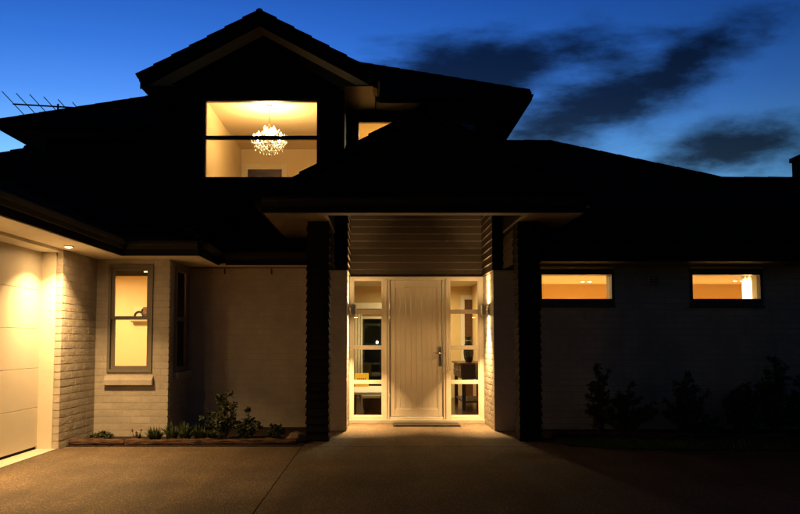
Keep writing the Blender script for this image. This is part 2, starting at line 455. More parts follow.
# weatherboards: bevel-back profile, unit length along x, unit height, faces towards -y
def board_mesh(m):
    me = bpy.data.meshes.new('weatherboard')
    p = [(-0.024, 0.0), (-0.026, 0.06), (-0.009, 1.0), (0.004, 1.12), (0.004, 0.0)]
    vs = [(x, y, z) for x in (0, 1) for (y, z) in p]
    fs = [(i, (i + 1) % 5, 5 + (i + 1) % 5, 5 + i) for i in range(5)] + [(4, 3, 2, 1, 0), (5, 6, 7, 8, 9)]
    me.from_pydata(vs, [], fs); me.materials.append(M[m]); 
    bm = bmesh.new(); bm.from_mesh(me); bmesh.ops.recalc_face_normals(bm, faces=bm.faces[:]); bm.to_mesh(me); bm.free()
    return me
BOARD = {k: board_mesh(k) for k in ('board', 'board_black')}
def boards(parent, origin, rotz, length, z0, n, pitch, m='board'):
    r = random.Random(int(length * 1000) + n)
    for i in range(n):
        inst('weatherboard', BOARD[m], parent, (origin[0], origin[1], z0 + i * pitch + r.uniform(-.0015, .0015)), (length, 1 + r.uniform(-.06, .06), pitch), rotz)

# roofs: planar polygons laid with overlapping tile courses; first edge is the eave
def roof_plane(name, parent, pts, course=0.30, thick=0.05):
    P = [Vector(p) for p in pts]
    u = (P[1] - P[0]).normalized()
    n = None
    for q in P[2:]:
        c = u.cross(q - P[0])
        if c.length > 0.01: n = c.normalized(); break
    if n.z < 0: n = -n
    w = n.cross(u)
    if w.z < 0: w = -w
    poly = [((p - P[0]).dot(u), (p - P[0]).dot(w)) for p in P]
    top = max(q[1] for q in poly)
    def clip(pl, lim, keep_above):
        out = []
        for i in range(len(pl)):
            a, b = pl[i], pl[(i + 1) % len(pl)]
            ia = (a[1] >= lim) if keep_above else (a[1] <= lim)
            ib = (b[1] >= lim) if keep_above else (b[1] <= lim)
            if ia: out.append(a)
            if ia != ib:
                t = (lim - a[1]) / (b[1] - a[1]); out.append((a[0] + (b[0] - a[0]) * t, lim))
        return out
    mb = MB()
    base = [P[0] + u * a + w * b for a, b in poly]
    k = len(base)
    mb.add(base + [p - n * thick for p in base], [tuple(range(k)), tuple(range(2 * k - 1, k - 1, -1))] + [(i, k + i, k + (i + 1) % k, (i + 1) % k) for i in range(k)])
    b = 0.0
    while b < top - 0.01:
        t = min(b + course, top)
        pl = clip(clip(poly, b, True), t, False)
        if len(pl) >= 3:
            vs = [P[0] + u * a + w * h + n * (0.004 + 0.018 * (1 - (h - b) / course)) for a, h in pl]
            lo = [P[0] + u * a + w * h - n * 0.01 for a, h in pl]
            kk = len(vs)
            mb.add(vs + lo, [tuple(range(kk))] + [(i, kk + i, kk + (i + 1) % kk, (i + 1) % kk) for i in range(kk)])
        b += course
    return mb.build(name, 'roof', parent)
def ridge(parent, a, b, r=0.07):
    a, b = Vector(a), Vector(b); d = b - a; n = max(1, int(d.length / 0.38))
    mb = MB()
    for i in range(n):
        p, q = a + d * (i / n), a + d * ((i + 1) / n)
        mb.tube([p, q], [r * 1.08, r * 0.95], 8)
    return mb.build('ridge_capping', 'roof', parent)

# ------------------------------------------------------------------ lights inside their lamps
def disk_light(name, loc, rot, power, size, parent=None, spread=180, color=WARM):
    d = bpy.data.lights.new(name, 'AREA'); d.shape = 'DISK'; d.size = size; d.energy = power; d.color = color; d.spread = R(spread)
    o = bpy.data.objects.new(name, d); COL.objects.link(o); o.rotation_euler = rot
    if parent: o.parent = parent; o.location = Vector(loc) - parent.location
    else: o.location = loc
    return o

# ================================================================== GROUND
def sheet(name, pts, z, m, thick=None):
    mb = MB(); k = len(pts)
    if thick:
        mb.add([(x, y, z) for x, y in pts] + [(x, y, z - thick) for x, y in pts], [tuple(range(k))] + [(i, k + i, k + (i + 1) % k, (i + 1) % k) for i in range(k)])
    else:
        mb.add([(x, y, z) for x, y in pts], [tuple(range(k))])
    o = mb.build(name, m); o['kind'] = 'structure'; return o
sheet('ground', [(-900, -900), (900, -900), (900, 1500), (-900, 1500)], -0.03, 'earth')
J = 0.004
sheet('driveway', [(-3.57, -8), (-0.87 - J, -8), (-0.87 - J, 8.62), (-3.57, 8.62)], 0.0, 'drive', 0.03)
curve_edge = [(2.12, 9.2), (2.16, 8.9), (2.30, 8.62), (2.6, 8.42), (3.1, 8.33), (4.5, 8.25), (12, 8.0)]
sheet('driveway', [(-0.87 + J, -8), (14, -8), (14, 7.95)] + curve_edge[::-1][1:-2] + [(2.16, 8.62 - J), (-0.87 + J, 8.62 - J)], 0.0, 'drive', 0.03)
sheet('porch_paving', [(-0.87 + J, 8.62 + J), (2.20, 8.62 + J), (2.16, 8.9), (2.12, 9.2), (2.0, 9.5), (2.0, 10.15), (1.56, 10.15), (1.56, 11.12), (-0.42, 11.12), (-0.42, 10.15), (-0.87 + J, 10.15)], 0.002, 'drive', 0.03)
sheet('garage_threshold', [(-3.80, 3.2), (-3.57 - J, 3.2), (-3.57 - J, 8.44), (-3.80, 8.44)], 0.004, 'concrete', 0.03)
sheet('garden_bed', [(-3.56, 8.627), (-0.86, 8.627), (-0.86, 10.47), (-3.56, 10.47)], 0.012, 'soil', 0.03)
sheet('garden_bed', [(2.02, 9.22), (12, 8.95), (12, 10.22), (2.02, 10.22)], 0.012, 'soil', 0.03)
sheet('lawn_soil', [(2.13, 9.19), (2.18, 8.92), (2.32, 8.64), (2.62, 8.44), (3.1, 8.35), (4.5, 8.27), (12, 8.02), (12, 8.94)], 0.006, 'soil', 0.03)

# lawn: short blades
def in_lawn(x, y):
    ed = curve_edge
    for (x0, y0), (x1, y1) in zip(ed, ed[1:]):
        if x0 <= x <= x1:
            lo = y0 + (y1 - y0) * (x - x0) / (x1 - x0)
            return lo + 0.02 < y < 9.18 - 0.027 * (x - 2.1)
    return False
g = MB(); rg = random.Random(3)
for _ in range(26000):
    x = 2.1 + 6.4 * rg.random() ** 1.3; y = rg.uniform(8.05, 9.25)
    if not in_lawn(x, y): continue
    h = rg.uniform(.018, .045); a = rg.uniform(0, 6.28); wv = .0035; lx, ly = rg.uniform(-.015, .015), rg.uniform(-.015, .015)
    g.add([(x - wv * math.cos(a), y - wv * math.sin(a), .004), (x + wv * math.cos(a), y + wv * math.sin(a), .004), (x + lx, y + ly, h)], [(0, 1, 2)])
tag(g.build('lawn_grass', 'grass'), 'short green lawn strip in front of the wing with narrow windows', 'grass', kind='stuff')

# ================================================================== HOUSE
house = empty('house', (0, 0, 0), 'two storey painted brick house with black tiled roofs and dark boarded porch', 'house')
H = house
SZ, UZ = 2.23, 5.0      # soffit heights

# --- garage wing
gw = grid_wall('garage_wall', 'mortar', H, 'y', 8.425, 9.57, -.03, 2.36, -3.80, -3.5525)
brickwork(gw, (-3.55, 8.42, 0), R(90), 1.03, 0.004, SZ, (), 'brick', True, 0.05, 11)
bx('garage_jamb', 'jamb', H, -3.80, -3.622, 8.405, 8.424, 0.004, 2.195)
bx('garage_lintel', 'jamb', H, -3.80, -3.552, 3.0, 8.42, 2.197, SZ + .1)
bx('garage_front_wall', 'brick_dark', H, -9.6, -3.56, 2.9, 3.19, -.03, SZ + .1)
gd = bx('garage_door', 'rubber', H, -3.86, -3.815, 3.2, 8.42, 0.006, 2.19)
for i in range(5):
    z0 = 0.035 + i * 0.4335
    bx('door_panel', 'garage', gd, -3.815, -3.785, 3.2, 8.405, z0, z0 + 0.4305, 0.003)
bx('garage_soffit', 'soffit', H, -3.70, -3.125, 2.5, 9.10, SZ, SZ + .02)
def gutter(name_m, p0, p1, out, z, drop=0.15):
    """fascia board with a moulded gutter, along p0->p1 (xy), 'out' = outward unit xy"""
    p0, p1, o = Vector((*p0, 0)), Vector((*p1, 0)), Vector((*out, 0))
    fb = MB()
    pr = [(0, -drop), (0.02, -drop), (0.02, 0.0), (0, 0.0)]
    gp = [(0.02, -0.07), (0.075, -0.078), (0.085, -0.03), (0.10, -0.012), (0.10, 0.022), (0.085, 0.022), (0.02, 0.01)]
    def sweep(mb, prof):
        k = len(prof)
        vs = [p + o * a + Vector((0, 0, z + b)) for p in (p0, p1) for a, b in prof]
        mb.add(vs, [(i, (i + 1) % k, k + (i + 1) % k, k + i) for i in range(k)] + [tuple(range(k))[::-1], tuple(range(k, 2 * k))])
    sweep(fb, pr)
    f_ = fb.build('fascia', 'fascia', H)
    gb = MB(); sweep(gb, gp)
    gb.build('gutter', 'gutter', f_)
gutter('', (-3.125, 2.5), (-3.125, 9.10), (1, 0), 2.385)
# --- bay
bayw = [(-3.41, -2.83, 0.80, 2.175)]
bf = grid_wall('bay_front_wall', 'mortar', H, 'x', -3.64, -2.64, -.03, 2.36, 9.4525, 9.56, [(-3.40, -2.84, 0.81, 2.165)])
brickwork(bf, (-3.56, 9.45, 0), 0, 0.93, 0.004, SZ, [(-3.405 + 3.56, -2.835 + 3.56, 0.805, 2.17), (-3.42 + 3.56, -2.82 + 3.56, 0.63, 0.80)], 'brick', True, 0.0, 12)
bs = grid_wall('bay_side_wall', 'mortar', H, 'y', 9.561, 10.46, -.03, 2.36, -2.74, -2.6333, [(9.68, 10.34, 0.81, 2.165)])
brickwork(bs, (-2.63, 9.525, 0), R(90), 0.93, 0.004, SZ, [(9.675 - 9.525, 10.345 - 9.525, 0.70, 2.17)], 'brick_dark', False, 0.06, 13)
bx('bay_soffit', 'soffit', H, -3.70, -2.19, 9.101, 9.60, SZ + .002, SZ + .022)
bx('bay_soffit', 'soffit', H, -2.64, -2.19, 9.601, 10.5, SZ + .001, SZ + .021)
gutter('', (-3.125, 9.09), (-2.18, 9.09), (0, -1), 2.385)
gutter('', (-2.18, 9.09), (-2.18, 10.22), (1, 0), 2.385)

def sash_window(x0, x1, z0, z1, y, m, rail, parent):
    w = MB()
    t = .035
    w.box(x0, x0 + t, y, y + .10, z0, z1); w.box(x1 - t, x1, y, y + .10, z0, z1)
    w.box(x0 + t, x1 - t, y, y + .10, z1 - t, z1); w.box(x0 + t, x1 - t, y, y + .10, z0, z0 + t)
    win = w.build('window', m, parent)
    for (a, b, yy) in ((z0 + t, rail + .02, y + .05), (rail - .02, z1 - t, y + .022)):
        s = MB(); q = .042
        s.box(x0 + t, x0 + t + q, yy, yy + .026, a, b); s.box(x1 - t - q, x1 - t, yy, yy + .026, a, b)
        s.box(x0 + t + q, x1 - t - q, yy, yy + .026, a, a + q); s.box(x0 + t + q, x1 - t - q, yy, yy + .026, b - q, b)
        sa = s.build('sash', m, win)
        bx('pane', 'glass', win, x0 + t + q - .004, x1 - t - q + .004, yy + .010, yy + .014, a + q - .004, b - q + .004)
    return win
wn = sash_window(-3.40, -2.84, 0.81, 2.165, 9.43, 'frame_taupe', 1.49, H)
MB().add([(-3.425, 9.385, .65), (-2.815, 9.385, .65), (-2.815, 9.455, .65), (-3.425, 9.455, .65), (-3.425, 9.385, .715), (-2.815, 9.385, .715), (-2.815, 9.455, .775), (-3.425, 9.455, .775)],
         [(0, 3, 2, 1), (4, 5, 6, 7), (0, 1, 5, 4), (1, 2, 6, 5), (2, 3, 7, 6), (3, 0, 4, 7)]).build('sill', 'brick', wn, 0.006)
# side window of the bay (faces +x)
w = MB(); x = -2.60
w.box(x - .09, x, 9.68, 9.72, .81, 2.165); w.box(x - .09, x, 10.30, 10.34, .81, 2.165); w.box(x - .09, x, 9.72, 10.30, .81, .86); w.box(x - .09, x, 9.72, 10.30, 2.115, 2.165); w.box(x - .075, x - .02, 9.72, 10.30, 1.465, 1.515)
for (a, b) in ((.86, 1.465), (1.515, 2.115)):
    w.box(x - .06, x - .03, 9.72, 9.76, a, b); w.box(x - .06, x - .03, 10.26, 10.30, a, b)
ws = w.build('window', 'frame_taupe', H)
bx('pane', 'glass', ws, x - .047, x - .043, 9.755, 10.265, .858, 1.467); bx('pane', 'glass', ws, x - .048, x - .044, 9.755, 10.265, 1.513, 2.117)
bx('sill', 'brick_dark', ws, -2.66, -2.565, 9.66, 10.36, .715, .80, .006)

# --- wall left of the porch
lw = grid_wall('recessed_wall', 'mortar', H, 'x', -2.70, -0.60, -.03, 2.36, 10.4533, 10.62)
brickwork(lw, (-2.645, 10.45, 0), 0, 2.05, 0.004, SZ, (), 'brick', False, 0.03, 14)
bx('eave_soffit', 'soffit', H, -2.19, -0.62, 10.20, 10.60, SZ + .003, SZ + .023)
gutter('', (-2.08, 10.20), (-0.90, 10.20), (0, -1), 2.385)
tr = bx('soffit_moulding', 'frame_taupe', H, -2.62, -0.97, 10.425, 10.447, SZ - .018, SZ - .001)
for xx in (-2.14, -1.49):
    bx('bracket', 'frame_dark', tr, xx - .008, xx + .008, 10.425, 10.446, SZ - .10, SZ - .02)

# --- porch: pillars, piers, headers, boards
def ring_mesh(hx, hy, h, m):
    me = bpy.data.meshes.new('weatherboard')
    o, i = .016, -.003
    vs = [(sx * (hx + d), sy * (hy + d), z) for (d, z) in ((o, 0), (o + .001, .012), (i, h + .012)) for sx, sy in ((-1, -1), (1, -1), (1, 1), (-1, 1))]
    fs = [(3, 2, 1, 0), (8, 9, 10, 11)] + [(4 * k + j, 4 * k + (j + 1) % 4, 4 * k + 4 + (j + 1) % 4, 4 * k + 4 + j) for k in range(2) for j in range(4)]
    me.from_pydata(vs, [], fs); me.materials.append(M[m]); return me
def pillar(x0, x1, y0, y1, z1):
    p = bx('pillar', 'board_black', H, x0 + .012, x1 - .012, y0 + .012, y1 - .012, -.02, z1)
    n = 27; h = (z1 - 0.03) / n
    me = ring_mesh((x1 - x0) / 2 - .014, (y1 - y0) / 2 - .014, h, 'board_black')
    for i in range(n):
        inst('weatherboard', me, p, ((x0 + x1) / 2 + rnd.uniform(-.001, .001), (y0 + y1) / 2 + rnd.uniform(-.001, .001), 0.01 + i * h), (1, 1, 1))
    return p
pillar(-0.868, -0.587, 9.05, 9.34, 2.655)
pillar(1.692, 1.968, 9.05, 9.34, 2.655)
HZ = 2.158
pl = grid_wall('left_pier', 'mortar', H, 'x', -0.94, -0.4233, -.03, HZ, 10.1033, 11.3)
brickwork(pl, (-0.95, 10.10, 0), 0, 0.53, 0.006, HZ - .004, (), 'brick', False, 0.02, 15)
brickwork(pl, (-0.42, 10.175, 0), R(90), 0.93, 0.006, HZ - .004, (), 'brick', True, 0.10, 16)
pr_ = grid_wall('right_pier', 'mortar', H, 'x', 1.5603, 1.99, -.03, HZ, 10.1033, 11.3)
brickwork(pr_, (1.557, 10.10, 0), 0, 0.44, 0.006, HZ - .004, (), 'brick', False, 0.02, 17)
brickwork(pr_, (1.557, 11.105, 0), R(-90), 0.93, 0.006, HZ - .004, (), 'brick', True, 0.10, 18)
CZ = 3.12
uw = grid_wall('porch_upper_wall', 'board_black', H, 'x', -0.429, 1.566, HZ + .002, CZ, 11.125, 11.3)
PB = 0.1066
nb = 9
boards(uw, (-0.415, 11.12, 0), 0, 1.97, HZ - .008, nb, PB)
ul = grid_wall('left_pier_head', 'board_black', H, 'x', -0.94, -0.434, HZ + .002, CZ, 10.12, 11.3)
boards(ul, (-0.95, 10.115, 0), 0, 0.538, HZ - .002, nb, PB, 'board_black')
boards(ul, (-0.430, 10.10, 0), R(90), 1.01, HZ - .002, nb, PB)
ur = grid_wall('right_pier_head', 'board_black', H, 'x', 1.571, 1.99, HZ + .002, CZ, 10.12, 11.3)
boards(ur, (1.548, 10.115, 0), 0, 0.44, HZ - .002, nb, PB, 'board_black')
boards(ur, (1.567, 11.11, 0), R(-90), 1.01, HZ - .002, nb, PB)
hl = bx('porch_header', 'board_black', H, -0.855, -0.60, 9.345, 10.09, HZ + .02, 2.652)
boards(hl, (-0.602, 9.35, 0), R(90), 0.735, HZ + .01, 4, PB, 'board_black')
hr = bx('porch_header', 'board_black', H, 1.705, 1.955, 9.345, 10.09, HZ + .02, 2.652)
boards(hr, (1.707, 10.085, 0), R(-90), 0.735, HZ + .01, 4, PB, 'board')
# porch soffit around the raised ceiling
sb = MB()
sb.box(-1.315, 2.345, 8.44, 8.645, 2.657, 2.677); sb.box(-1.315, -0.585, 8.645, 10.7, 2.657, 2.677); sb.box(1.69, 2.345, 8.645, 10.7, 2.657, 2.677)
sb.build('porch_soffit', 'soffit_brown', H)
cb = MB()
cb.box(-0.605, 1.71, 8.625, 8.643, 2.678, 3.12); cb.box(-0.605, -0.587, 8.643, 11.1, 2.678, 3.12); cb.box(1.692, 1.71, 8.643, 11.1, 2.678, 3.12); cb.box(-0.605, 1.71, 8.625, 11.3, 3.121, 3.14)
cb.build('porch_ceiling', 'board_black', H)
gutter('', (-1.315, 8.44), (2.345, 8.44), (0, -1), 2.80)
gutter('', (-1.315, 8.44), (-1.315, 10.7), (-1, 0), 2.80)
gutter('', (2.345, 8.44), (2.345, 10.7), (1, 0), 2.80)
# porch gable
A = (0.517, 8.42, 3.875); t_ = (A[2] - 2.795) / (A[0] + 1.41)
gm = MB().add([(-1.33, 8.462, 2.68), (2.36, 8.462, 2.68), (0.517, 8.462, 3.80), (-1.33, 8.55, 2.68), (2.36, 8.55, 2.68), (0.517, 8.55, 3.80)], [(0, 1, 2), (5, 4, 3), (0, 3, 4, 1), (1, 4, 5, 2), (2, 5, 3, 0)])
gm.build('porch_gable', 'board_black', H)
roof_plane('roof', H, [(-1.41, 8.38, 2.795), (-1.41, 11.33, 2.795), (A[0], 11.33, A[2]), (A[0], 8.38, A[2])])
roof_plane('roof', H, [(-0.24, 11.331, 2.795 + 1.17 * t_), (-0.24, 12.28, 2.795 + 1.17 * t_), (A[0], 12.28, A[2]), (A[0], 11.331, A[2])])
roof_plane('roof', H, [(2.444, 8.38, 2.795), (2.444, 12.28, 2.795), (A[0], 12.28, A[2]), (A[0], 8.38, A[2])])
ridge(H, (A[0], 8.38, A[2] - .03), (A[0], 12.28, A[2] - .03), .06)

# --- entrance: frame, sidelights, door
fy0, fy1 = 11.05, 11.17
bx('door_plinth', 'concrete', H, -0.42, 1.556, 11.0, 11.2, 0.0, 0.052, .004)
f = MB()
f.box(-.419, -.37, fy0, fy1, .054, 2.15); f.box(1.49, 1.555, fy0, fy1, .054, 2.15); f.box(-.37, 1.49, fy0, fy1, 2.105, 2.15)
f.box(.068, .168, fy0, fy1, .054, 2.105); f.box(.962, 1.054, fy0, fy1, .054, 2.105); f.box(-.37, .068, fy0, fy1, .054, .10); f.box(1.054, 1.49, fy0, fy1, .054, .10)
f.box(.168, .962, fy0 + .01, fy1, .054, .085)
f.box(.105, .135, fy0 - .012, fy0, .054, 2.105); f.box(.995, 1.025, fy0 - .012, fy0, .054, 2.105)
df = f.build('door_frame', 'frame_white', H, 0.004)
def sidelight(x0, x1):
    s = MB(); y0, y1 = fy0 + .018, fy0 + .062
    s.box(x0, x0 + .016, y0, y1, .10, 2.105); s.box(x1 - .016, x1, y0, y1, .10, 2.105)
    s.box(x0 + .016, x1 - .016, y0, y1, .10, .118); s.box(x0 + .016, x1 - .016, y0, y1, 2.088, 2.105)
    zs = [.118, .599, 1.104, 1.632, 2.088]
    for z in zs[1:4]: s.box(x0 + .016, x1 - .016, y0, y1, z - .03, z + .03)
    o = s.build('sidelight', 'frame_white', H, 0.003)
    for k in range(4):
        a = zs[k] + (.03 if k else 0); b = zs[k + 1] - (.03 if k < 3 else 0)
        bx('pane', 'glass', o, x0 + .012, x1 - .012, y0 + .02, y0 + .024, a - .004, b + .004)
sidelight(-.37, .068); sidelight(1.054, 1.49)
d = MB(); dy0, dy1 = 11.075, 11.12
d.box(.176, .248, dy0, dy1, .095, 2.095); d.box(.885, .954, dy0, dy1, .095, 2.095); d.box(.248, .885, dy0, dy1, .095, .20); d.box(.248, .885, dy0, dy1, 2.0, 2.095)
door = d.build('front_door', 'door', H, 0.006)
bw = (.885 - .248) / 8
for i in range(8):
    bx('board', 'door', door, .248 + i * bw + .0012, .248 + (i + 1) * bw - .0012, dy0 + .012, dy1 - .004, .196, 2.004, 0.001)
mo = MB(); mo.box(.249, .884, dy0 + .004, dy0 + .020, .201, .216); mo.box(.249, .884, dy0 + .004, dy0 + .020, 1.984, 1.999); mo.box(.249, .262, dy0 + .004, dy0 + .020, .216, 1.984); mo.box(.871, .884, dy0 + .004, dy0 + .020, .216, 1.984)
mo.build('moulding', 'door', door, .003)
hp = bx('handle_plate', 'steel', door, .898, .938, dy0 - .012, dy0 - .001, .83, 1.115, .004)
MB().tube([(.918, dy0 - .012, 1.02), (.918, dy0 - .055, 1.02)], .011, 10).tube([(.922, dy0 - .055, 1.02), (.88, dy0 - .058, 1.02), (.80, dy0 - .056, 1.018)], [.012, .011, .010], 10).build('lever', 'steel', hp, smooth=True)

# --- right wing
RW = 10.2
wh = [(2.195, 3.22, 1.67, 2.195), (4.25, 5.245, 1.67, 2.195)]
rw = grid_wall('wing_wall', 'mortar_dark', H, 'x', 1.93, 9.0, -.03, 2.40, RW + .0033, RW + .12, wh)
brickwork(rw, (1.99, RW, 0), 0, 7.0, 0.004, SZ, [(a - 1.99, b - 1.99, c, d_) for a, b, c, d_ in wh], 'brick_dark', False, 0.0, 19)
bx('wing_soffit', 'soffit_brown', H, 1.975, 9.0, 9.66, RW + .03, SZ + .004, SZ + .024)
gutter('', (2.02, 9.66), (9.0, 9.66), (0, -1), 2.40, drop=.172)
def strip_window(x0, x1, z0, z1):
    w = MB(); y = RW - .015
    t = .035
    w.box(x0, x0 + t, y, y + .10, z0, z1); w.box(x1 - t, x1, y, y + .10, z0, z1); w.box(x0 + t, x1 - t, y, y + .10, z0, z0 + .10); w.box(x0 + t, x1 - t, y, y + .10, z1 - .09, z1)
    win = w.build('window', 'frame_dark', H, .003)
    bx('sill', 'frame_dark', win, x0 - .01, x1 + .01, y - .03, y - .001, z0 - .02, z0 + .008, .003)
    bx('pane', 'glass', win, x0 + t - .004, x1 - t + .004, y + .05, y + .054, z0 + .096, z1 - .086)
    bx('head_trim', 'soffit', win, x0, x1, y - .012, y - .001, z1 - .012, z1 + .02)
    lin = MB(); lin.box(x0 + t, x1 - t, y + .101, y + .24, z0 + .085, z0 + .098); lin.box(x0 + t - .012, x0 + t - .001, y + .101, y + .24, z0 + .085, z1 - .08); lin.box(x1 - t + .001, x1 - t + .012, y + .101, y + .24, z0 + .085, z1 - .08); lin.box(x0 + t, x1 - t, y + .101, y + .24, z1 - .088, z1 - .076)
    lin.build('reveal_lining', 'trim_in', win)
    return win
for a, b, c, d_ in wh: strip_window(a + .003, b - .003, c + .003, d_ - .003)
mb_ = bx('wall_vent', 'brick_dark', H, 3.67, 3.82, RW - .045, RW - .004, 1.95, 2.09, .006)
for k in range(4): bx('slat', 'frame_dark', mb_, 3.685, 3.805, RW - .05, RW - .046, 1.965 + k * .03, 1.98 + k * .03)

# --- upper storey walls
gwn = (-2.70, -0.89, 3.66, 4.93)
uf = grid_wall('gable_wall', 'board_black', H, 'x', -3.03, -0.515, 2.45, 5.06, 11.35, 11.47, [gwn])
MB().add([(-3.03, 11.35, 5.061), (-0.515, 11.35, 5.061), (-1.775, 11.35, 5.80), (-3.03, 11.47, 5.061), (-0.515, 11.47, 5.061), (-1.775, 11.47, 5.80)], [(0, 1, 2), (5, 4, 3), (0, 3, 4, 1), (1, 4, 5, 2), (2, 5, 3, 0)]).build('gable_apex_wall', 'board_black', H)
w = MB(); x0, x1, z0, z1 = gwn; y = 11.335; t = .05
w.box(x0, x0 + t, y, y + .10, z0, z1); w.box(x1 - t, x1, y, y + .10, z0, z1); w.box(x0 + t, x1 - t, y, y + .10, z0, z0 + .045); w.box(x0 + t, x1 - t, y, y + .10, z1 - .04, z1); w.box(x0 + t, x1 - t, y + .01, y + .08, 4.295, 4.35)
gwin = w.build('window', 'frame_dark', H, .004)
bx('pane', 'glass', gwin, x0 + t - .004, x1 - t + .004, y + .045, y + .05, z0 + .041, 4.299)
bx('pane', 'glass', gwin, x0 + t - .004, x1 - t + .004, y + .045, y + .05, 4.346, z1 - .036)
bx('gable_side_wall', 'board_black', H, -3.03, -2.91, 11.471, 15.2, 2.45, 5.06)
bx('gable_side_wall', 'board_black', H, -0.63, -0.515, 11.471, 15.2, 2.45, 5.06)
ur_h = [(-0.35, 0.42, 3.75, 4.87), (1.28, 1.62, 3.75, 4.86)]
uw2 = grid_wall('upper_wall', 'board_black', H, 'x', -0.514, 1.86, 2.6, 5.06, 12.30, 12.42, ur_h)
for a, b, c, d_ in ur_h:
    w = MB(); y = 12.285; t = .03
    w.box(a, a + t, y, y + .09, c, d_); w.box(b - t, b, y, y + .09, c, d_); w.box(a + t, b - t, y, y + .09, c, c + t); w.box(a + t, b - t, y, y + .09, d_ - t, d_)
    o = w.build('window', 'frame_dark', H, .003)
    bx('pane', 'glass', o, a + t - .004, b - t + .004, y + .04, y + .045, c + t - .004, d_ - t + .004)
bx('upper_side_wall', 'board_black', H, 1.74, 1.86, 12.421, 17, 2.6, 5.06)
bx('upper_left_wall', 'board_black', H, -6.25, -3.031, 13.9, 14.02, 3.0, 5.06)
bx('upper_left_side_wall', 'board_black', H, -6.25, -6.13, 14.021, 17.5, 3.0, 5.06)
# upper soffits, fascias
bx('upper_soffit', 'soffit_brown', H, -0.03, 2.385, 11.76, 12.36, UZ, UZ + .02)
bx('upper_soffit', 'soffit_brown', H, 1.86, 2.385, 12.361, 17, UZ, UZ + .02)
gutter('', (0.03, 11.76), (2.385, 11.76), (0, -1), 5.12, .13)
gutter('', (2.385, 11.76), (2.385, 17), (1, 0), 5.12, .13)
bx('upper_soffit', 'soffit_brown', H, -6.80, -3.50, 13.31, 13.95, UZ, UZ + .02)
bx('upper_soffit', 'soffit_brown', H, -6.80, -6.25, 13.951, 17.5, UZ, UZ + .02)
gutter('', (-6.80, 13.31), (-3.5, 13.31), (0, -1), 5.12, .13)
gutter('', (-6.80, 13.31), (-6.80, 17.5), (-1, 0), 5.12, .13)
# gable eaves: boxed return and raking soffit
bx('gable_eave_soffit', 'soffit_brown', H, -3.49, -3.031, 10.99, 14.5, UZ, UZ + .02)
bx('gable_eave_soffit', 'frame_dark', H, -0.514, -0.05, 10.99, 12.299, UZ, UZ + .02)
gutter('', (-3.49, 10.97), (-3.49, 14.5), (-1, 0), 5.145, .145)
gutter('', (-0.05, 10.97), (-0.05, 11.70), (1, 0), 5.145, .145)
ax, az = -1.775, 6.15
S = 0.545
def rake(side):
    e = 1.76
    # raking soffit boards under the verge and the dark barge board in front
    q = MB(); zt = az - .225
    pts = [(ax, zt), (ax + side * e, zt - S * e), (ax + side * e, zt - S * e + .02), (ax, zt + .02)]
    vs = [(a, y_, b) for y_ in (10.985, 11.349) for a, b in pts]
    q.add(vs, [(0, 1, 2, 3), (7, 6, 5, 4)] + [(i, 4 + i, 4 + (i + 1) % 4, (i + 1) % 4) for i in range(4)])
    q.build('verge_soffit', 'soffit', H)
    q = MB(); e2 = 1.77
    pts = [(ax, az - .235), (ax + side * e2, az - .235 - S * e2), (ax + side * e2, az - .05 - S * e2), (ax, az - .05)]
    vs = [(a, y_, b) for y_ in (10.955, 10.984) for a, b in pts]
    q.add(vs, [(0, 1, 2, 3), (7, 6, 5, 4)] + [(i, 4 + i, 4 + (i + 1) % 4, (i + 1) % 4) for i in range(4)])
    q.build('barge_board', 'fascia', H)
rake(-1); rake(1)
e_ = 1.83
roof_plane('roof', H, [(ax - e_, 10.93, az - S * e_), (ax - e_, 15.5, az - S * e_), (ax, 15.5, az), (ax, 10.93, az)])
roof_plane('roof', H, [(ax + e_, 10.93, az - S * e_), (ax + e_, 14.2, az - S * e_), (ax, 14.2, az), (ax, 10.93, az)])
ridge(H, (ax, 10.93, az - .035), (ax, 15.5, az - .035), .055)
T = 0.537
def zz(z0, s): return z0 + T * s
roof_plane('roof', H, [(0.06, 11.70, 5.13), (2.44, 11.70, 5.13), (-0.62, 14.76, zz(5.13, 3.06)), (0.06 - .68, 14.5, zz(5.13, 2.80))])
roof_plane('roof', H, [(2.44, 11.70, 5.13), (2.44, 17.0, 5.13), (-0.62, 17.0, zz(5.13, 3.06)), (-0.62, 14.76, zz(5.13, 3.06))])
ridge(H, (2.40, 11.74, 5.15), (-0.62, 14.76, zz(5.13, 3.06) + .01), .06)
roof_plane('roof', H, [(-6.87, 13.25, 5.13), (-2.8, 13.25, 5.13), (-2.8, 17.32, zz(5.13, 4.07))])
roof_plane('roof', H, [(-6.87, 13.25, 5.13), (-6.87, 17.4, 5.13), (-2.8, 17.4, zz(5.13, 4.07)), (-2.8, 17.32, zz(5.13, 4.07))])
ridge(H, (-6.83, 13.29, 5.15), (-2.8, 17.32, zz(5.13, 4.07) + .01), .05)
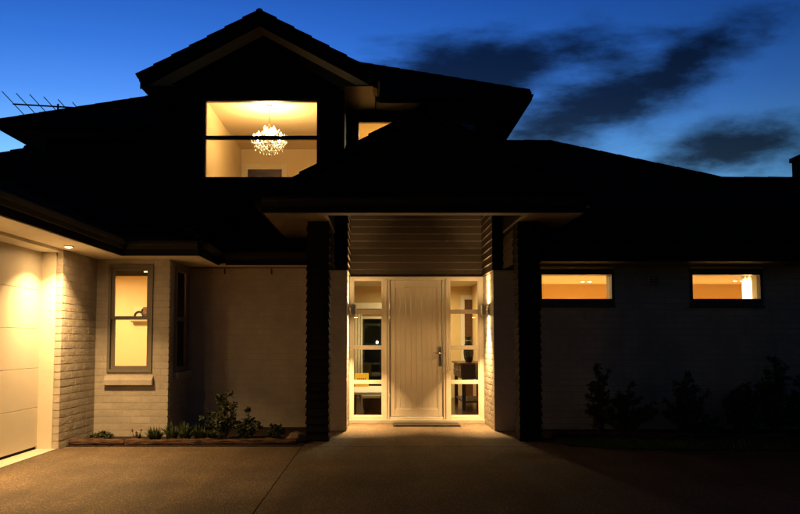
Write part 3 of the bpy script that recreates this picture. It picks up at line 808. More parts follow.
# lower roofs
roof_plane('roof', H, [(-3.06, 2.4, 2.40), (-3.06, 12.95, 2.40), (-6.5, 12.95, zz(2.40, 3.44)), (-6.5, 2.4, zz(2.40, 3.44))])
roof_plane('roof', H, [(-9.94, 2.4, 2.40), (-9.94, 12.95, 2.40), (-6.5, 12.95, zz(2.40, 3.44)), (-6.5, 2.4, zz(2.40, 3.44))])
ridge(H, (-6.5, 2.4, zz(2.4, 3.44)), (-6.5, 12.95, zz(2.4, 3.44)), .07)
roof_plane('roof', H, [(-10.42, 9.02, 2.40), (-2.11, 9.02, 2.40), (-6.265, 13.175, zz(2.40, 4.155))])
roof_plane('roof', H, [(-10.42, 9.02, 2.40), (-10.42, 17.3, 2.40), (-6.265, 13.175, zz(2.40, 4.155))])
roof_plane('roof', H, [(-2.11, 9.02, 2.40), (-2.11, 11.34, 2.40), (-4.43, 11.34, zz(2.40, 2.32))])
ridge(H, (-2.15, 9.06, 2.42), (-6.265, 13.175, zz(2.40, 4.155)), .06)
roof_plane('roof', H, [(-2.9, 10.12, 2.40), (-0.62, 10.12, 2.40), (-0.62, 11.34, zz(2.4, 1.22)), (-2.9, 11.34, zz(2.4, 1.22))])
roof_plane('roof', H, [(1.93, 9.58, 2.42), (12.0, 9.58, 2.42), (12.0, 12.27, zz(2.42, 2.69)), (5.66, 12.27, zz(2.42, 2.69)), (3.36, 14.57, zz(2.42, 4.99)), (1.93, 14.57, zz(2.42, 4.99))])
ridge(H, (1.93, 14.57, zz(2.42, 4.99)), (3.36, 14.57, zz(2.42, 4.99)), .06)
ridge(H, (3.36, 14.57, zz(2.42, 4.99)), (5.66, 12.27, zz(2.42, 2.69)), .06)
ridge(H, (5.66, 12.27, zz(2.42, 2.69)), (12, 12.27, zz(2.42, 2.69)), .05)
roof_plane('roof', H, [(12.0, 14.62, 2.60), (5.66, 14.62, 2.60), (5.66, 12.27, zz(2.42, 2.69)), (12, 12.27, zz(2.42, 2.69))])
ch = MB(); ch.box(7.29, 7.9, 12.6, 13.05, 3.3, 4.33); ch.box(7.26, 7.93, 12.57, 13.08, 4.331, 4.41)
chm = ch.build('chimney', 'chimney', H, .01)

# ================================================================== ROOMS
def room(x0, x1, y0, y1, z0, z1, wall, ceil='ceil_in', floor='floor_in', front=None, back_holes=(), t=.06, right_holes=()):
    grid_wall('room_back_wall', wall, H, 'x', x0, x1, z0, z1, y1, y1 + t, back_holes)
    bx('room_side_wall', wall, H, x0 - t, x0 - .001, y0, y1 + t, z0, z1)
    grid_wall('room_side_wall', wall, H, 'y', y0, y1 + t, z0, z1, x1 + .001, x1 + t, right_holes)
    bx('room_ceiling', ceil, H, x0 - t, x1 + t, y0, y1 + t, z1 + .001, z1 + .03)
    bx('room_floor', floor, H, x0 - t, x1 + t, y0, y1 + t, z0 - .03, z0 - .001)
# gable room with chandelier
room(-2.75, -0.70, 11.475, 14.85, 2.62, 5.04, 'wall_in', back_holes=[(-2.612, -1.925, 2.62, 4.63)])
w = MB(); w.box(-2.728, -2.612, 14.82, 14.849, 2.62, 4.74); w.box(-1.925, -1.82, 14.82, 14.849, 2.62, 4.74); w.box(-2.612, -1.925, 14.82, 14.849, 4.63, 4.74)
w.build('door_casing', 'trim_in', H, .004)
bx('inner_door', 'dark_wood', H, -2.61, -1.927, 14.86, 14.90, 2.625, 4.627)
ds = bx('smoke_alarm', 'iron', H, -1.06, -0.96, 13.2, 13.28, 5.015, 5.039)
# small upper room
room(-0.44, 0.80, 12.425, 15.0, 2.7, 5.03, 'wall_gold')
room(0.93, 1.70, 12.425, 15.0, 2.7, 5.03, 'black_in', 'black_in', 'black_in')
# bay room
room(-6.0, -2.81, 9.57, 12.2, 0.02, 2.33, 'wall_in', right_holes=[(9.70, 10.32, .84, 2.14)])
# hall
room(-1.35, 2.25, 11.31, 15.6, 0.03, 2.33, 'wall_gold', 'ceil_in', 'floor_dark', back_holes=[(-0.36, 1.0, 0.06, 1.72)])
# wing room
room(2.02, 8.9, 10.33, 16.0, 0.02, 2.405, 'wall_gold', 'ceil_in')

# --- chandelier
CX_, CY_, CB = -1.77, 12.02, 4.46
chd = empty('chandelier', (CX_, CY_, 5.038), 'lit crystal chandelier hanging behind the big gable window', 'chandelier')
def rel(o, root):
    for v in o.data.vertices: v.co = v.co - root.location
    o.parent = root; return o
rel(MB().lathe([(.0, -.03), (.035, -.028), (.05, 0)], (CX_, CY_, 5.038)).build('ceiling_rose', 'steel', smooth=True), chd)
rel(MB().tube([(CX_, CY_, 5.01), (CX_, CY_, 4.72)], .004, 6).build('cord', 'iron'), chd)
rel(MB().lathe([(.008, .28), (.02, .22), (.012, .16), (.03, .10), (.014, .05), (.035, 0), (.045, -.06), (.02, -.12), (.006, -.16)], (CX_, CY_, CB), 12).build('stem', 'steel', smooth=True), chd)
rc = random.Random(5)
def octa(mb, c, r, h):
    x, y, z = c
    mb.add([(x, y, z + h), (x + r, y, z), (x, y + r, z), (x - r, y, z), (x, y - r, z), (x, y, z - h * 1.5)], [(0, 1, 2), (0, 2, 3), (0, 3, 4), (0, 4, 1), (5, 2, 1), (5, 3, 2), (5, 4, 3), (5, 1, 4)])
for k in range(8):
    a = 2 * math.pi * (k + .25) / 8
    ca, sa = math.cos(a), math.sin(a)
    arm = rel(MB().tube([(CX_ + ca * r_, CY_ + sa * r_, CB + z_) for r_, z_ in ((.03, 0), (.11, -.06), (.19, -.05), (.245, .0))], .006, 6).build('arm', 'steel', smooth=True), chd)
    b_ = rel(MB().lathe([(.004, 0), (.018, .02), (.021, .038), (.011, .066), (.001, .084)], (CX_ + ca * .245, CY_ + sa * .245, CB + .012), 8).build('bulb', 'bulb', smooth=True), chd)
for k in range(4):
    a = 2 * math.pi * (k + .6) / 4
    ca, sa = math.cos(a), math.sin(a)
    rel(MB().tube([(CX_ + ca * r_, CY_ + sa * r_, CB + z_) for r_, z_ in ((.02, .12), (.06, .09), (.10, .13))], .005, 6).build('arm', 'steel', smooth=True), chd)
    rel(MB().lathe([(.004, 0), (.018, .02), (.021, .038), (.011, .066), (.001, .084)], (CX_ + ca * .10, CY_ + sa * .10, CB + .135), 8).build('bulb', 'bulb', smooth=True), chd)
cm = MB()
for k in range(230):
    a = rc.uniform(0, 6.283); r_ = .06 + .23 * rc.random() ** .6; z_ = CB - .02 - .15 * (1 - (r_ / .30) ** 2) + rc.uniform(-.03, .05)
    octa(cm, (CX_ + r_ * math.cos(a), CY_ + r_ * math.sin(a), z_), rc.uniform(.008, .015), rc.uniform(.010, .020))
for k in range(60):
    a = rc.uniform(0, 6.283); r_ = .03 + .10 * rc.random(); z_ = CB + .10 + rc.uniform(0, .16) * (1 - r_ / .16)
    octa(cm, (CX_ + r_ * math.cos(a), CY_ + r_ * math.sin(a), z_), rc.uniform(.005, .010), rc.uniform(.008, .014))
for k in range(18):
    a = 2 * math.pi * k / 18; r_ = .10 + .12 * (k % 2)
    z_ = CB - .17 - (.05 if k % 2 == 0 else .0)
    octa(cm, (CX_ + r_ * math.cos(a), CY_ + r_ * math.sin(a), z_), .011, .020)
    cm.tube([(CX_ + r_ * math.cos(a), CY_ + r_ * math.sin(a), z_ + .02), (CX_ + r_ * math.cos(a), CY_ + r_ * math.sin(a), CB - .04)], .0015, 3)
octa(cm, (CX_, CY_, CB - .24), .018, .028)
for k in range(34):
    a = 2 * math.pi * k / 34 + rc.uniform(-.08, .08); r0, r1 = .05, rc.uniform(.13, .30); z0_ = CB + rc.uniform(-.05, .10); z1_ = z0_ + rc.uniform(-.02, .16) * (1.3 - r1 / .30)
    p1 = (CX_ + r1 * math.cos(a), CY_ + r1 * math.sin(a), z1_)
    cm.tube([(CX_ + r0 * math.cos(a), CY_ + r0 * math.sin(a), z0_), p1], [.004, .0015], 4)
    octa(cm, p1, rc.uniform(.007, .012), rc.uniform(.014, .026))
o = rel(cm.build('crystals', 'crystal'), chd); o['kind'] = 'stuff'
pd = bpy.data.lights.new('chandelier_light', 'POINT'); pd.energy = P_CHAND; pd.color = WARM; pd.shadow_soft_size = .12
po = bpy.data.objects.new('chandelier_light', pd); COL.objects.link(po); po.parent = chd; po.location = (0, 0, CB + .10 - 5.038)
disk_light('chandelier_light', (CX_, CY_, CB + .09), (R(180), 0, 0), P_CHAND * 0.5, .40, chd, 170)

# --- downlights (recessed, lit)
def downlight(loc, power, label, group=None, r=.036, spread=150, light=True, size=None, color=WARM, wide=0):
    e = empty('downlight', loc, label, 'downlight', group)
    rel(MB().lathe([(r, -.001), (r * 1.45, -.001), (r * 1.45, -.008), (r * 1.15, -.014), (r, -.006)], loc, 24).build('trim_ring', 'jamb', smooth=False), e)
    rel(MB().lathe([(r * .98, -.006), (r * .9, -.016), (r * .5, -.023), (.001, -.025)], loc, 20).build('lens', 'lens'), e)
    if wide: disk_light('lamp_light', (loc[0], loc[1], loc[2] - .031), (0, 0, 0), power * wide, r * 2, e, 172, color)
    if light: disk_light('lamp_light', (loc[0], loc[1], loc[2] - .03), (0, 0, 0), power, size or r * 2, e, spread, color)
    return e
downlight((-3.36, 8.10, SZ), P_GARAGE, 'lit downlight in the garage soffit near the brick wall', spread=118, wide=.17)
downlight((-3.36, 6.25, SZ), P_GARAGE, 'lit downlight in the garage soffit over the middle of the door', spread=118, wide=.17)
GR = 'ceiling downlights in the wing room'
downlight((4.12, 15.05, 2.405), P_RIGHT, 'small lit ceiling downlight in the room behind the narrow windows', GR, .035, color=SOFT)
downlight((4.26, 15.05, 2.405), P_RIGHT, 'small lit ceiling downlight in the room behind the narrow windows', GR, .035, color=SOFT)
downlight((7.09, 14.85, 2.405), P_RIGHT, 'small lit ceiling downlight in the room behind the narrow windows', GR, .035, color=SOFT)
downlight((7.23, 14.85, 2.405), P_RIGHT, 'small lit ceiling downlight in the room behind the narrow windows', GR, .035, color=SOFT)
downlight((3.0, 13.1, 2.405), P_RIGHT * 1.6, 'small lit ceiling downlight in the room behind the narrow windows', GR, .035, 170, color=SOFT)
downlight((5.3, 13.1, 2.405), P_RIGHT * 1.6, 'small lit ceiling downlight in the room behind the narrow windows', GR, .035, 170, color=SOFT)
downlight((5.45, 10.66, 2.405), 30, 'ceiling downlight added to brighten the cream curtain of the wing room', None, .035, 100, color=SOFT)  # added lamp aimed at the curtain, no fixture known there
downlight((-4.3, 10.9, 2.33), P_BAY, 'lit ceiling downlight inside the bay window room', None, .05, 175)
downlight((-3.2, 10.3, 2.33), P_BAY * .6, 'lit ceiling downlight close behind the bay window', None, .05, 175)
downlight((0.3, 12.6, 2.33), P_HALL, 'lit ceiling downlight just inside the front door', None, .05, 175, color=SOFT)
downlight((0.9, 14.5, 2.33), P_HALL, 'lit ceiling downlight at the far end of the hall', None, .05, 175, color=SOFT)
downlight((0.3, 13.6, 5.03), P_SMALL, 'lit ceiling downlight in the small upstairs room', None, .05, 175, color=SOFT)

# --- wall lamps on the porch reveals
def wall_lamp(x, side, label):
    e = empty('wall_lamp', (x, 10.55, 1.64), label, 'wall lamp', 'up and down lamps on the porch piers')
    c = x + side * .075
    rel(MB().box(min(x + side * .002, x + side * .012), max(x + side * .002, x + side * .012), 10.51, 10.59, 1.59, 1.69).build('back_plate', 'steel', None, .003), e)
    rel(MB().tube([(x + side * .012, 10.55, 1.64), (c, 10.55, 1.64)], .014, 8).build('arm', 'steel'), e)
    prof = [(.034, -.072), (.040, -.075), (.040, .075), (.034, .072), (.034, .05), (.033, -.05)]
    mb = MB(); seg = 24; n = len(prof); vs = []
    for r_, z_ in prof:
        for k in range(seg):
            a = 2 * math.pi * k / seg; vs.append((c + r_ * math.cos(a), 10.55 + r_ * math.sin(a), 1.64 + z_))
    mb.add(vs, [(i * seg + k, i * seg + (k + 1) % seg, ((i + 1) % n) * seg + (k + 1) % seg, ((i + 1) % n) * seg + k) for i in range(n) for k in range(seg)])
    rel(mb.build('shade', 'steel', smooth=False), e)
    for sgn in (1, -1):
        rel(MB().lathe([(.001, 0), (.031, 0), (.031, .004 * sgn), (.001, .004 * sgn)], (c, 10.55, 1.64 + sgn * .058), 20).build('lens', 'lens'), e)
    disk_light('lamp_light', (c, 10.55, 1.64 + .077), (R(180), 0, 0), P_WALL_UP, .06, e, 70)
    disk_light('lamp_light', (c, 10.55, 1.64 - .077), (0, 0, 0), P_WALL_DOWN, .06, e, 78)
    disk_light('lamp_light', (c, 10.55, 1.64 + .079), (R(180), 0, 0), P_WALL_UP * .8, .06, e, 180)
    disk_light('lamp_light', (c, 10.55, 1.64 - .079), (0, 0, 0), P_WALL_DOWN * .12, .06, e, 180)
wall_lamp(-0.42, 1, 'lit cylindrical up and down lamp beside the hinge side sidelight')
wall_lamp(1.557, -1, 'lit cylindrical up and down lamp beside the handle side sidelight')

# ================================================================== INDOOR THINGS
# hall: dark garden window, bench, box, basket, console, vase
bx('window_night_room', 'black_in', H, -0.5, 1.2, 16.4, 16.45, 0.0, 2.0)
w = MB()
w.box(-.36, -.32, 15.58, 15.66, .06, 1.72); w.box(.96, 1.0, 15.58, 15.66, .06, 1.72); w.box(-.32, .96, 15.58, 15.66, 1.66, 1.72); w.box(-.32, .96, 15.58, 15.66, .06, .12)
iw = w.build('garden_window', 'trim_in', H, .004)
bx('pane', 'glass', iw, -.324, .964, 15.60, 15.605, .116, 1.664)
ln = empty('window_glint', (-.02, 16.38, 1.17), 'tiny lit lantern added behind the dark hall window to imitate a lamp reflection', 'glint')  # small glowing body added to imitate a lamp reflected in the pane
bx('bulkhead', 'trim_in', H, -1.3, 1.1, 15.30, 15.59, 1.86, 1.98)
cu = MB()
def curtain(mb, p0, p1, z0, z1, folds, amp):
    p0, p1 = Vector(p0), Vector(p1); d_ = p1 - p0; nrm = Vector((-d_.y, d_.x)).normalized(); n = folds * 8
    k = len(mb.v)
    for s_ in (0, .006):
        for i in range(n + 1):
            q = p0 + d_ * (i / n) + nrm * (amp * math.sin(2 * math.pi * folds * i / n) + s_)
            mb.v += [(q.x, q.y, z0), (q.x, q.y, z1)]
    m2 = 2 * (n + 1)
    for i in range(n):
        a = k + 2 * i; mb.f += [(a, a + 2, a + 3, a + 1), (a + m2, a + 1 + m2, a + 3 + m2, a + 2 + m2), (a, a + m2, a + 2 + m2, a + 2), (a + 1, a + 3, a + 3 + m2, a + 1 + m2)]
curtain(cu, (-.62, 15.48), (-.33, 15.48), .05, 1.80, 5, .018)
tag(cu.build('curtain', 'curtain', smooth=True), 'cream curtain beside the dark window at the end of the hall', 'curtain')
bench = empty('low_bench', (-.35, 12.7, .03), 'low cream topped bench behind the hinge side sidelight', 'bench')
rel(bx('top', 'trim_in', None, -.75, .12, 11.75, 13.45, .36, .40, .006), bench)
rel(bx('panel', 'red_wood', None, -.70, -.34, 11.80, 11.84, .032, .359), bench)
for xx, yy in ((-.70, 13.36), (.05, 13.36), (.05, 11.80)):
    rel(bx('leg', 'red_wood', None, xx, xx + .06, yy, yy + .06, .031, .359), bench)
bk = empty('wicker_basket', (-.02, 12.5, .03), 'brown wicker basket under the low cream bench', 'basket')
rel(MB().lathe([(.13, .001), (.16, .10), (.165, .20), (.15, .20), (.145, .10), (.11, .02)], (-.09, 12.45, .03), 16).build('body', 'wicker'), bk)
rel(MB().tube([(-.09 + .158 * math.cos(a * .3927), 12.45 + .158 * math.sin(a * .3927), .235) for a in range(17)], .012, 6).build('rim', 'wicker'), bk)
yb = empty('yellow_box', (-.285, 13.3, .40), 'bright yellow printed box standing on the low bench', 'box')
rel(bx('carton', 'yellow', None, -.41, -.165, 13.24, 13.34, .401, .63, .003), yb)
pm = MB()
for i in range(5): pm.box(-.365 + i * .033, -.343 + i * .033, 13.2375, 13.2385, .51 + (.004 if i % 2 else 0), .55)
pm.box(-.37, -.21, 13.2375, 13.2385, .44, .455)
rel(pm.build('print', 'red_print'), yb)
co = empty('console_table', (1.6, 13.3, .03), 'dark wooden console table with drawers behind the handle side sidelight', 'table')
rel(bx('top', 'red_wood', None, 1.38, 1.92, 12.68, 14.05, .80, .83, .005), co)
rel(bx('apron', 'dark_wood', None, 1.42, 1.88, 12.72, 14.01, .56, .799), co)
for i in range(3):
    dr = rel(bx('drawer', 'red_wood', None, 1.402, 1.4195, 12.76 + i * .42, 13.13 + i * .42, .585, .78, .004), co)
    dk = MB().tube([(1.402 - 0, 12.945 + i * .42, .68), (1.375, 12.945 + i * .42, .68)], .012, 8).build('knob', 'steel'); rel(dk, co)
for xx in (1.42, 1.82):
    for yy in (12.72, 13.95):
        rel(bx('leg', 'dark_wood', None, xx, xx + .06, yy, yy + .06, .031, .559), co)
rel(bx('shelf', 'dark_wood', None, 1.44, 1.86, 12.74, 13.99, .16, .185), co)
va = empty('vase', (1.56, 12.95, .83), 'tall black glazed vase standing on the console table', 'vase')
rel(MB().lathe([(.05, .001), (.075, .06), (.088, .16), (.085, .26), (.062, .33), (.045, .37), (.05, .41), (.072, .445), (.06, .445), (.04, .40)], (1.56, 12.95, .83), 20).build('body', 'vase', smooth=True), va)
rel(MB().lathe([(.048, .365), (.052, .372), (.052, .378), (.048, .385)], (1.56, 12.95, .83), 20).build('neck_band', 'vase_band', smooth=True), va)
dc = MB(); dc.box(1.72, 1.80, 15.57, 15.599, .03, 2.15); dc.box(2.12, 2.20, 15.57, 15.599, .03, 2.15); dc.box(1.80, 2.12, 15.57, 15.599, 2.06, 2.15)
dc.build('door_casing', 'trim_in', H, .004)
bx('inner_door', 'red_wood', H, 1.803, 2.117, 15.575, 15.598, .035, 2.058)
cl = MB(); curtain(cl, (1.66, 12.0), (1.66, 11.45), .05, 2.2, 6, .015)
# wing curtain
cw = MB(); curtain(cw, (5.33, 10.95), (5.75, 10.95), .3, 2.34, 7, .018)
tag(cw.build('curtain', 'curtain', smooth=True), 'bright cream curtain at the edge of the narrow window farthest from the porch', 'curtain')
# bay room: blind, ornament
bl = empty('roller_blind', (-3.12, 9.58, 2.1), 'rolled up brown blind at the top of the bay window', 'blind')
rel(MB().tube([(-3.37, 9.59, 2.09), (-2.87, 9.59, 2.09)], .028, 12).build('roll', 'blind'), bl)
rel(bx('bottom_rail', 'blind', None, -3.37, -2.87, 9.562, 9.57, 2.03, 2.085), bl)
sbm = MB().add([(-2.825, 9.66, .8), (-2.825, 10.36, .8), (-2.825, 10.36, 2.2), (-2.825, 9.66, 2.2)], [(0, 1, 2, 3)])
tag(sbm.build('dimming_blind', 'sheer'), 'sheer brown blind added inside the side window of the bay to dim it', 'blind')  # added to dim the bright room seen through this pane
orn = empty('iron_ornament', (-3.83, 12.19, 1.59), 'black iron scroll ornament on the wall behind the bay window', 'ornament')
oz, ox, oy = 1.59, -3.85, 12.165
rel(bx('back_plate', 'trim_in', None, ox - .12, ox + .16, 12.18, 12.199, oz - .06, oz + .17), orn)
def loop(cx_, cz_, r_, a0, a1, n=14): return [(cx_ + r_ * math.cos(a0 + (a1 - a0) * i / n), oy, cz_ + r_ * math.sin(a0 + (a1 - a0) * i / n)) for i in range(n + 1)]
rel(MB().tube(loop(ox - .03, oz + .02, .065, R(-30), R(210)), .014, 8).tube(loop(ox + .07, oz + .08, .055, R(120), R(390)), .014, 8).build('scroll', 'iron'), orn)
rel(bx('block', 'red_wood', None, ox + .04, ox + .11, 12.15, 12.178, oz + .04, oz + .16, .004), orn)
rel(bx('shelf', 'frame_taupe', None, ox - .14, ox + .18, 12.10, 12.199, oz - .085, oz - .062), orn)

rel(MB().lathe([(.006, -.03), (.024, -.024), (.026, .018), (.012, .035)], (-.02, 16.33, 1.17), 10).build('glint_core', 'spark'), ln)  # glowing core of the added reflection glint
rel(bx('bracket', 'iron', None, -.035, -.005, 16.33, 16.398, 1.235, 1.255), ln)  # holder of the added glint, not a real fitting
# ================================================================== ROOF AERIAL
an = empty('television_aerial', (-6.3, 14.45, 5.2), 'rooftop television aerial with slanting rods above the tall roof', 'aerial')
def ap(px, py, Y=14.5):   # metres on the aerial's own plane, measured once from the photograph
    th = R(3.6); a = (px - 378) / 750; b = (293.8 - py) / 750; y = math.cos(th) - b * math.sin(th); z = math.sin(th) + b * math.cos(th); s = Y / y
    return Vector((a * s, Y, 1.2 + z * s))
B0, B1 = ap(13, 104), ap(80, 108)
rel(MB().tube([B0, B1], .016, 6).build('boom', 'alu_grey'), an)
rel(MB().tube([ap(58, 104), ap(58, 106), Vector((ap(58, 106).x, 14.5, 5.1))], .02, 8).build('mast', 'alu_grey'), an)
for px, L in ((14, 19), (27, 17.5), (40, 17), (52.5, 14.5), (65, 11.5), (77.5, 8.5)):
    c = ap(px, 104 + (px - 13) * .06); k = L * .0193 / 1.414
    dv = Vector((-.66, -.55, .80)) * k
    rel(MB().tube([c + dv, c - dv * 1.0], .0085, 6).build('rod', 'alu_grey'), an)
rel(MB().tube([ap(21, 115.5), ap(30, 117.5)], .016, 6).tube([ap(30, 117.5), ap(38, 119.5)], .012, 6).build('bracket', 'alu_grey'), an)

# ================================================================== DOOR MAT, EDGING, ROCK
mt = empty('door_mat', (.7, 10.9, .002), 'dark coir door mat on the paving before the front door', 'mat')
rel(bx('backing', 'rubber', None, .215, 1.165, 10.58, 10.98, .003, .012), mt)
rel(bx('pile', 'mat_fibre', None, .235, 1.145, 10.60, 10.96, .012, .024, .004), mt)
def log(x0, x1, y0, y1, r, label, seed, cap=True):
    n = int((x1 - x0) / .03) + 2; seg = 16; vs = []
    for i in range(n):
        t = i / (n - 1); x = x0 + (x1 - x0) * t; y = y0 + (y1 - y0) * t
        for k in range(seg):
            a = 2 * math.pi * k / seg
            q = r * (1 + .30 * noise.noise((x * 4, math.cos(a) * 1.6 + seed * 3, math.sin(a) * 1.6)) + .24 * noise.noise((x * 13, math.cos(a) * 4, math.sin(a) * 4 + seed)))
            vs.append((x + .012 * noise.noise((x0 * 7, math.cos(a) * 3, math.sin(a) * 3)) * (1 if i in (0, n - 1) else 0), y + q * 1.1 * math.cos(a), max(.002, r * .86 + q * math.sin(a))))
    fs = [(i * seg + k, (i + 1) * seg + k, (i + 1) * seg + (k + 1) % seg, i * seg + (k + 1) % seg) for i in range(n - 1) for k in range(seg)]
    fs += [tuple(range(seg)), tuple((n - 1) * seg + k for k in range(seg))[::-1]]
    o = MB().add(vs, fs).build('edging_log', 'log', smooth=True)
    return tag(o, label, 'log', 'rough timber edging logs')
log(-3.53, -2.90, 8.685, 8.69, .043, 'short rough timber edging log against the garage brick wall', 1)
log(-2.89, -0.93, 8.69, 8.74, .041, 'long rough timber edging log in front of the shrub bed', 2)
log(2.12, 4.6, 9.26, 9.16, .05, 'rough timber edging log beside the porch pillar and lawn', 3)
log(4.62, 8.5, 9.16, 9.05, .05, 'rough timber edging log far along the lawn', 4)
def rock(loc, s, label, seed):
    bm = bmesh.new(); bmesh.ops.create_icosphere(bm, subdivisions=3, radius=1)
    for v in bm.verts:
        q = 1 + .3 * noise.noise(v.co * 1.3 + Vector((seed, 0, 0))) + .12 * noise.noise(v.co * 4)
        v.co = Vector((v.co.x * s[0] * q, v.co.y * s[1] * q, max(v.co.z * s[2] * q, -s[2] * .4)))
    me = bpy.data.meshes.new('rock'); bm.to_mesh(me); bm.free(); me.materials.append(M['rock'])
    o = bpy.data.objects.new('rock', me); COL.objects.link(o); o.location = loc
    return tag(o, label, 'rock')
rock((-.97, 8.92, .045), (.11, .10, .10), 'brown rock wedged between the timber log and porch pillar', 2)

# ================================================================== PLANTS
def leaf(mb, p, d, L, W, r, fold=.25):
    d = Vector(d).normalized(); a = Vector((r.uniform(-1, 1), r.uniform(-1, 1), r.uniform(-.3, 1)))
    s = d.cross(a)
    if s.length < .05: s = d.cross(Vector((1, 0, 0)))
    s.normalize(); n = s.cross(d)
    p = Vector(p)
    m1, m2 = p + d * L * .35, p + d * L * .7
    vs = [p, m1 + s * W * .5 + n * W * fold, m2 + s * W * .42 + n * W * fold, p + d * L - n * L * .12, m2 - s * W * .42 + n * W * fold, m1 - s * W * .5 + n * W * fold, m1, m2]
    mb.add(vs, [(0, 6, 1), (6, 7, 2, 1), (7, 3, 2), (0, 5, 6), (5, 4, 7, 6), (4, 3, 7)])
def shrub(loc, h, rx, ry, label, nst, lpb, seed, name='shrub', L=.055, W=.02, group=None, lean=(0, 0), m='leaf'):
    r = random.Random(seed)
    e = empty(name, loc, label, 'shrub', group)
    st, lf = MB(), MB()
    for i in range(nst):
        a = 2 * math.pi * (i + r.random() * .6) / nst
        k = (r.random() ** .6) if i else .1
        top = Vector((math.cos(a) * rx * k + lean[0], math.sin(a) * ry * k + lean[1], h * (1 - .45 * k * k) * (r.uniform(.5, 1.0) if i else 1.0)))
        b0 = Vector((math.cos(a) * .02, math.sin(a) * .02, -.02))
        mid = b0.lerp(top, .5) + Vector((r.uniform(-.03, .03), r.uniform(-.03, .03), .03))
        pts = [b0, b0.lerp(mid, .5), mid, mid.lerp(top, .6), top]
        st.tube(pts, [.010, .009, .007, .005, .002], 5)
        for j in range(5):
            t = r.uniform(.18, 1.0); q = b0.lerp(mid, t * 2) if t < .5 else mid.lerp(top, t * 2 - 1)
            dr = Vector((r.uniform(-1, 1), r.uniform(-1, 1), r.uniform(0, 1))).normalized(); bl_ = r.uniform(.05, .15) * max(h, .4)
            tip = q + dr * bl_
            st.tube([q, tip], [.004, .0015], 4)
            for _ in range(lpb):
                u_ = r.random(); pp = q.lerp(tip, .25 + .75 * u_)
                dd = dr * .5 + Vector((r.gauss(0, 1), r.gauss(0, 1), r.gauss(.25, .8))).normalized()
                leaf(lf, pp, dd, L * r.uniform(.6, 1.25), W * r.uniform(.7, 1.3), r)
        for _ in range(lpb):
            leaf(lf, mid.lerp(top, r.uniform(.55, 1)), Vector((r.gauss(0, 1), r.gauss(0, 1), r.gauss(.4, .7))), L * r.uniform(.6, 1.2), W, r)
    st.build('stem', 'bark', e); lf.build('leaves', m, e)
    return e
shrub((-1.86, 9.12, .012), .60, .26, .18, 'tall leafy shrub against the painted wall left of the porch', 14, 10, 21, L=.062, W=.022)
shrub((-1.58, 9.06, .012), .34, .24, .16, 'wide spreading leafy shrub between the tallest shrub and the porch pillar', 9, 9, 25, L=.058, W=.021)
shrub((-1.22, 9.0, .012), .19, .12, .10, 'small rounded dark shrub next to the brown rock', 26, 14, 23, L=.03, W=.015)
shrub((-3.27, 8.98, .012), .10, .15, .08, 'tiny low shrub under the bay window sill', 16, 12, 24, L=.03, W=.012)
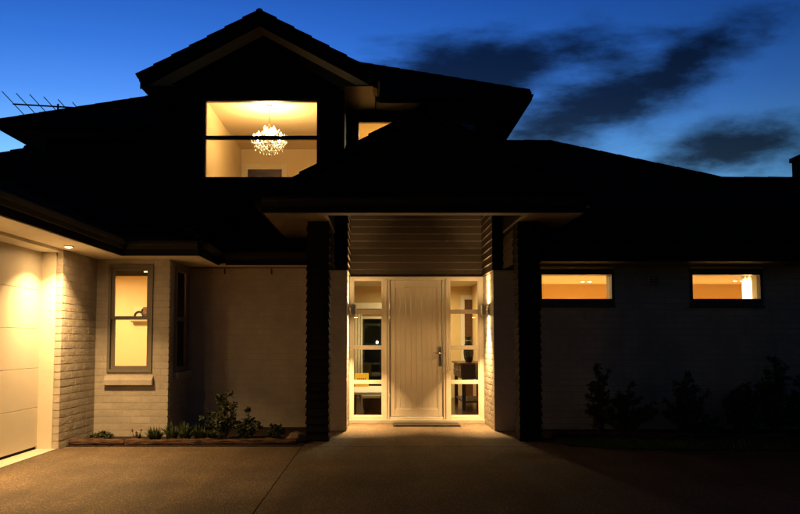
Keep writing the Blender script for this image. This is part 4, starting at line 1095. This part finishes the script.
def clump(loc, h, spread, n, label, seed, flowers=0):
    r = random.Random(seed)
    e = empty('strappy_plant', loc, label, 'plant', 'strappy plants along the edging log')
    mb, fl = MB(), MB()
    for i in range(n):
        a = r.uniform(0, 6.283); k = r.random(); L = h * r.uniform(.7, 1.15); sp = spread * k
        b0 = Vector((math.cos(a) * .03 * r.random(), math.sin(a) * .03 * r.random(), -.01)); dirv = Vector((math.cos(a), math.sin(a), 0)); sd = Vector((-math.sin(a), math.cos(a), 0)); w_ = r.uniform(.005, .010)
        pts = [b0 + dirv * sp * t * t + Vector((0, 0, L * t * (1 - .35 * k * t))) for t in (0, .35, .7, 1)]
        ws = [w_, w_ * 1.1, w_ * .8, .0008]
        vs = [p + sd * w_s * s_ for p, w_s in zip(pts, ws) for s_ in (-1, 1)]
        mb.add(vs, [(2 * j, 2 * j + 1, 2 * j + 3, 2 * j + 2) for j in range(3)])
    mb.build('blades', 'leaf2', e)
    for i in range(flowers):
        x_, y_ = r.uniform(-.07, .07), r.uniform(-.05, .03); z_ = h * r.uniform(.75, 1.1)
        s = MB().tube([(x_ * .4, y_ * .4, 0), (x_, y_, z_)], .003, 4).build('flower_stalk', 'leaf2', e)
        MB().lathe([(.002, 0), (.010, .008), (.012, .014), (.003, .024)], (x_, y_, z_), 7).build('flower', 'flower', e)
clump((-2.83, 8.93, .012), .14, .08, 36, 'strappy plant with red flower buds below the bay corner', 31, 4)
pos = [(-2.70, 9.05, .17), (-2.60, 8.93, .18), (-2.50, 9.10, .22), (-2.42, 8.93, .20), (-2.33, 9.06, .24), (-2.25, 8.92, .20), (-2.16, 9.04, .22), (-2.07, 8.93, .18), (-1.95, 8.95, .15)]
for i, (x, y, h_) in enumerate(pos):
    clump((x, y, .012), h_, .15, 80, 'green strappy leaved plant massed along the long timber log', 40 + i)
G2 = 'dark shrubs along the wing wall'
shrub((2.84, 9.60, .012), .90, .16, .14, 'dark upright shrub with a narrow top under the window next to the porch', 12, 14, 51, group=G2, lean=(-.05, 0), L=.06, W=.024)
shrub((3.18, 9.64, .012), .62, .42, .24, 'dark broad shrub under the window next to the porch', 24, 15, 52, group=G2, L=.06, W=.024)
shrub((3.90, 9.62, .012), .82, .26, .20, 'dark slender shrub standing between the two narrow windows', 18, 14, 53, group=G2, L=.06, W=.024)
shrub((4.02, 9.50, .012), .34, .34, .16, 'dark low shrub at the foot of the slender shrub', 16, 12, 54, group=G2, L=.06, W=.024)
shrub((4.66, 9.60, .012), .66, .40, .22, 'dark rounded shrub under the farther narrow window', 24, 15, 55, group=G2, L=.06, W=.024)
shrub((5.06, 9.62, .012), 1.05, .26, .20, 'tallest dark shrub in the bed under the farther narrow window', 20, 15, 56, group=G2, L=.06, W=.024)
shrub((5.50, 9.64, .012), .84, .34, .22, 'dark leafy shrub beyond the tallest shrub along the wing wall', 22, 14, 57, group=G2, L=.06, W=.024)
shrub((6.1, 9.64, .012), .7, .30, .22, 'dark leafy shrub at the far end of the wing bed', 16, 12, 58, group=G2, L=.06, W=.024)
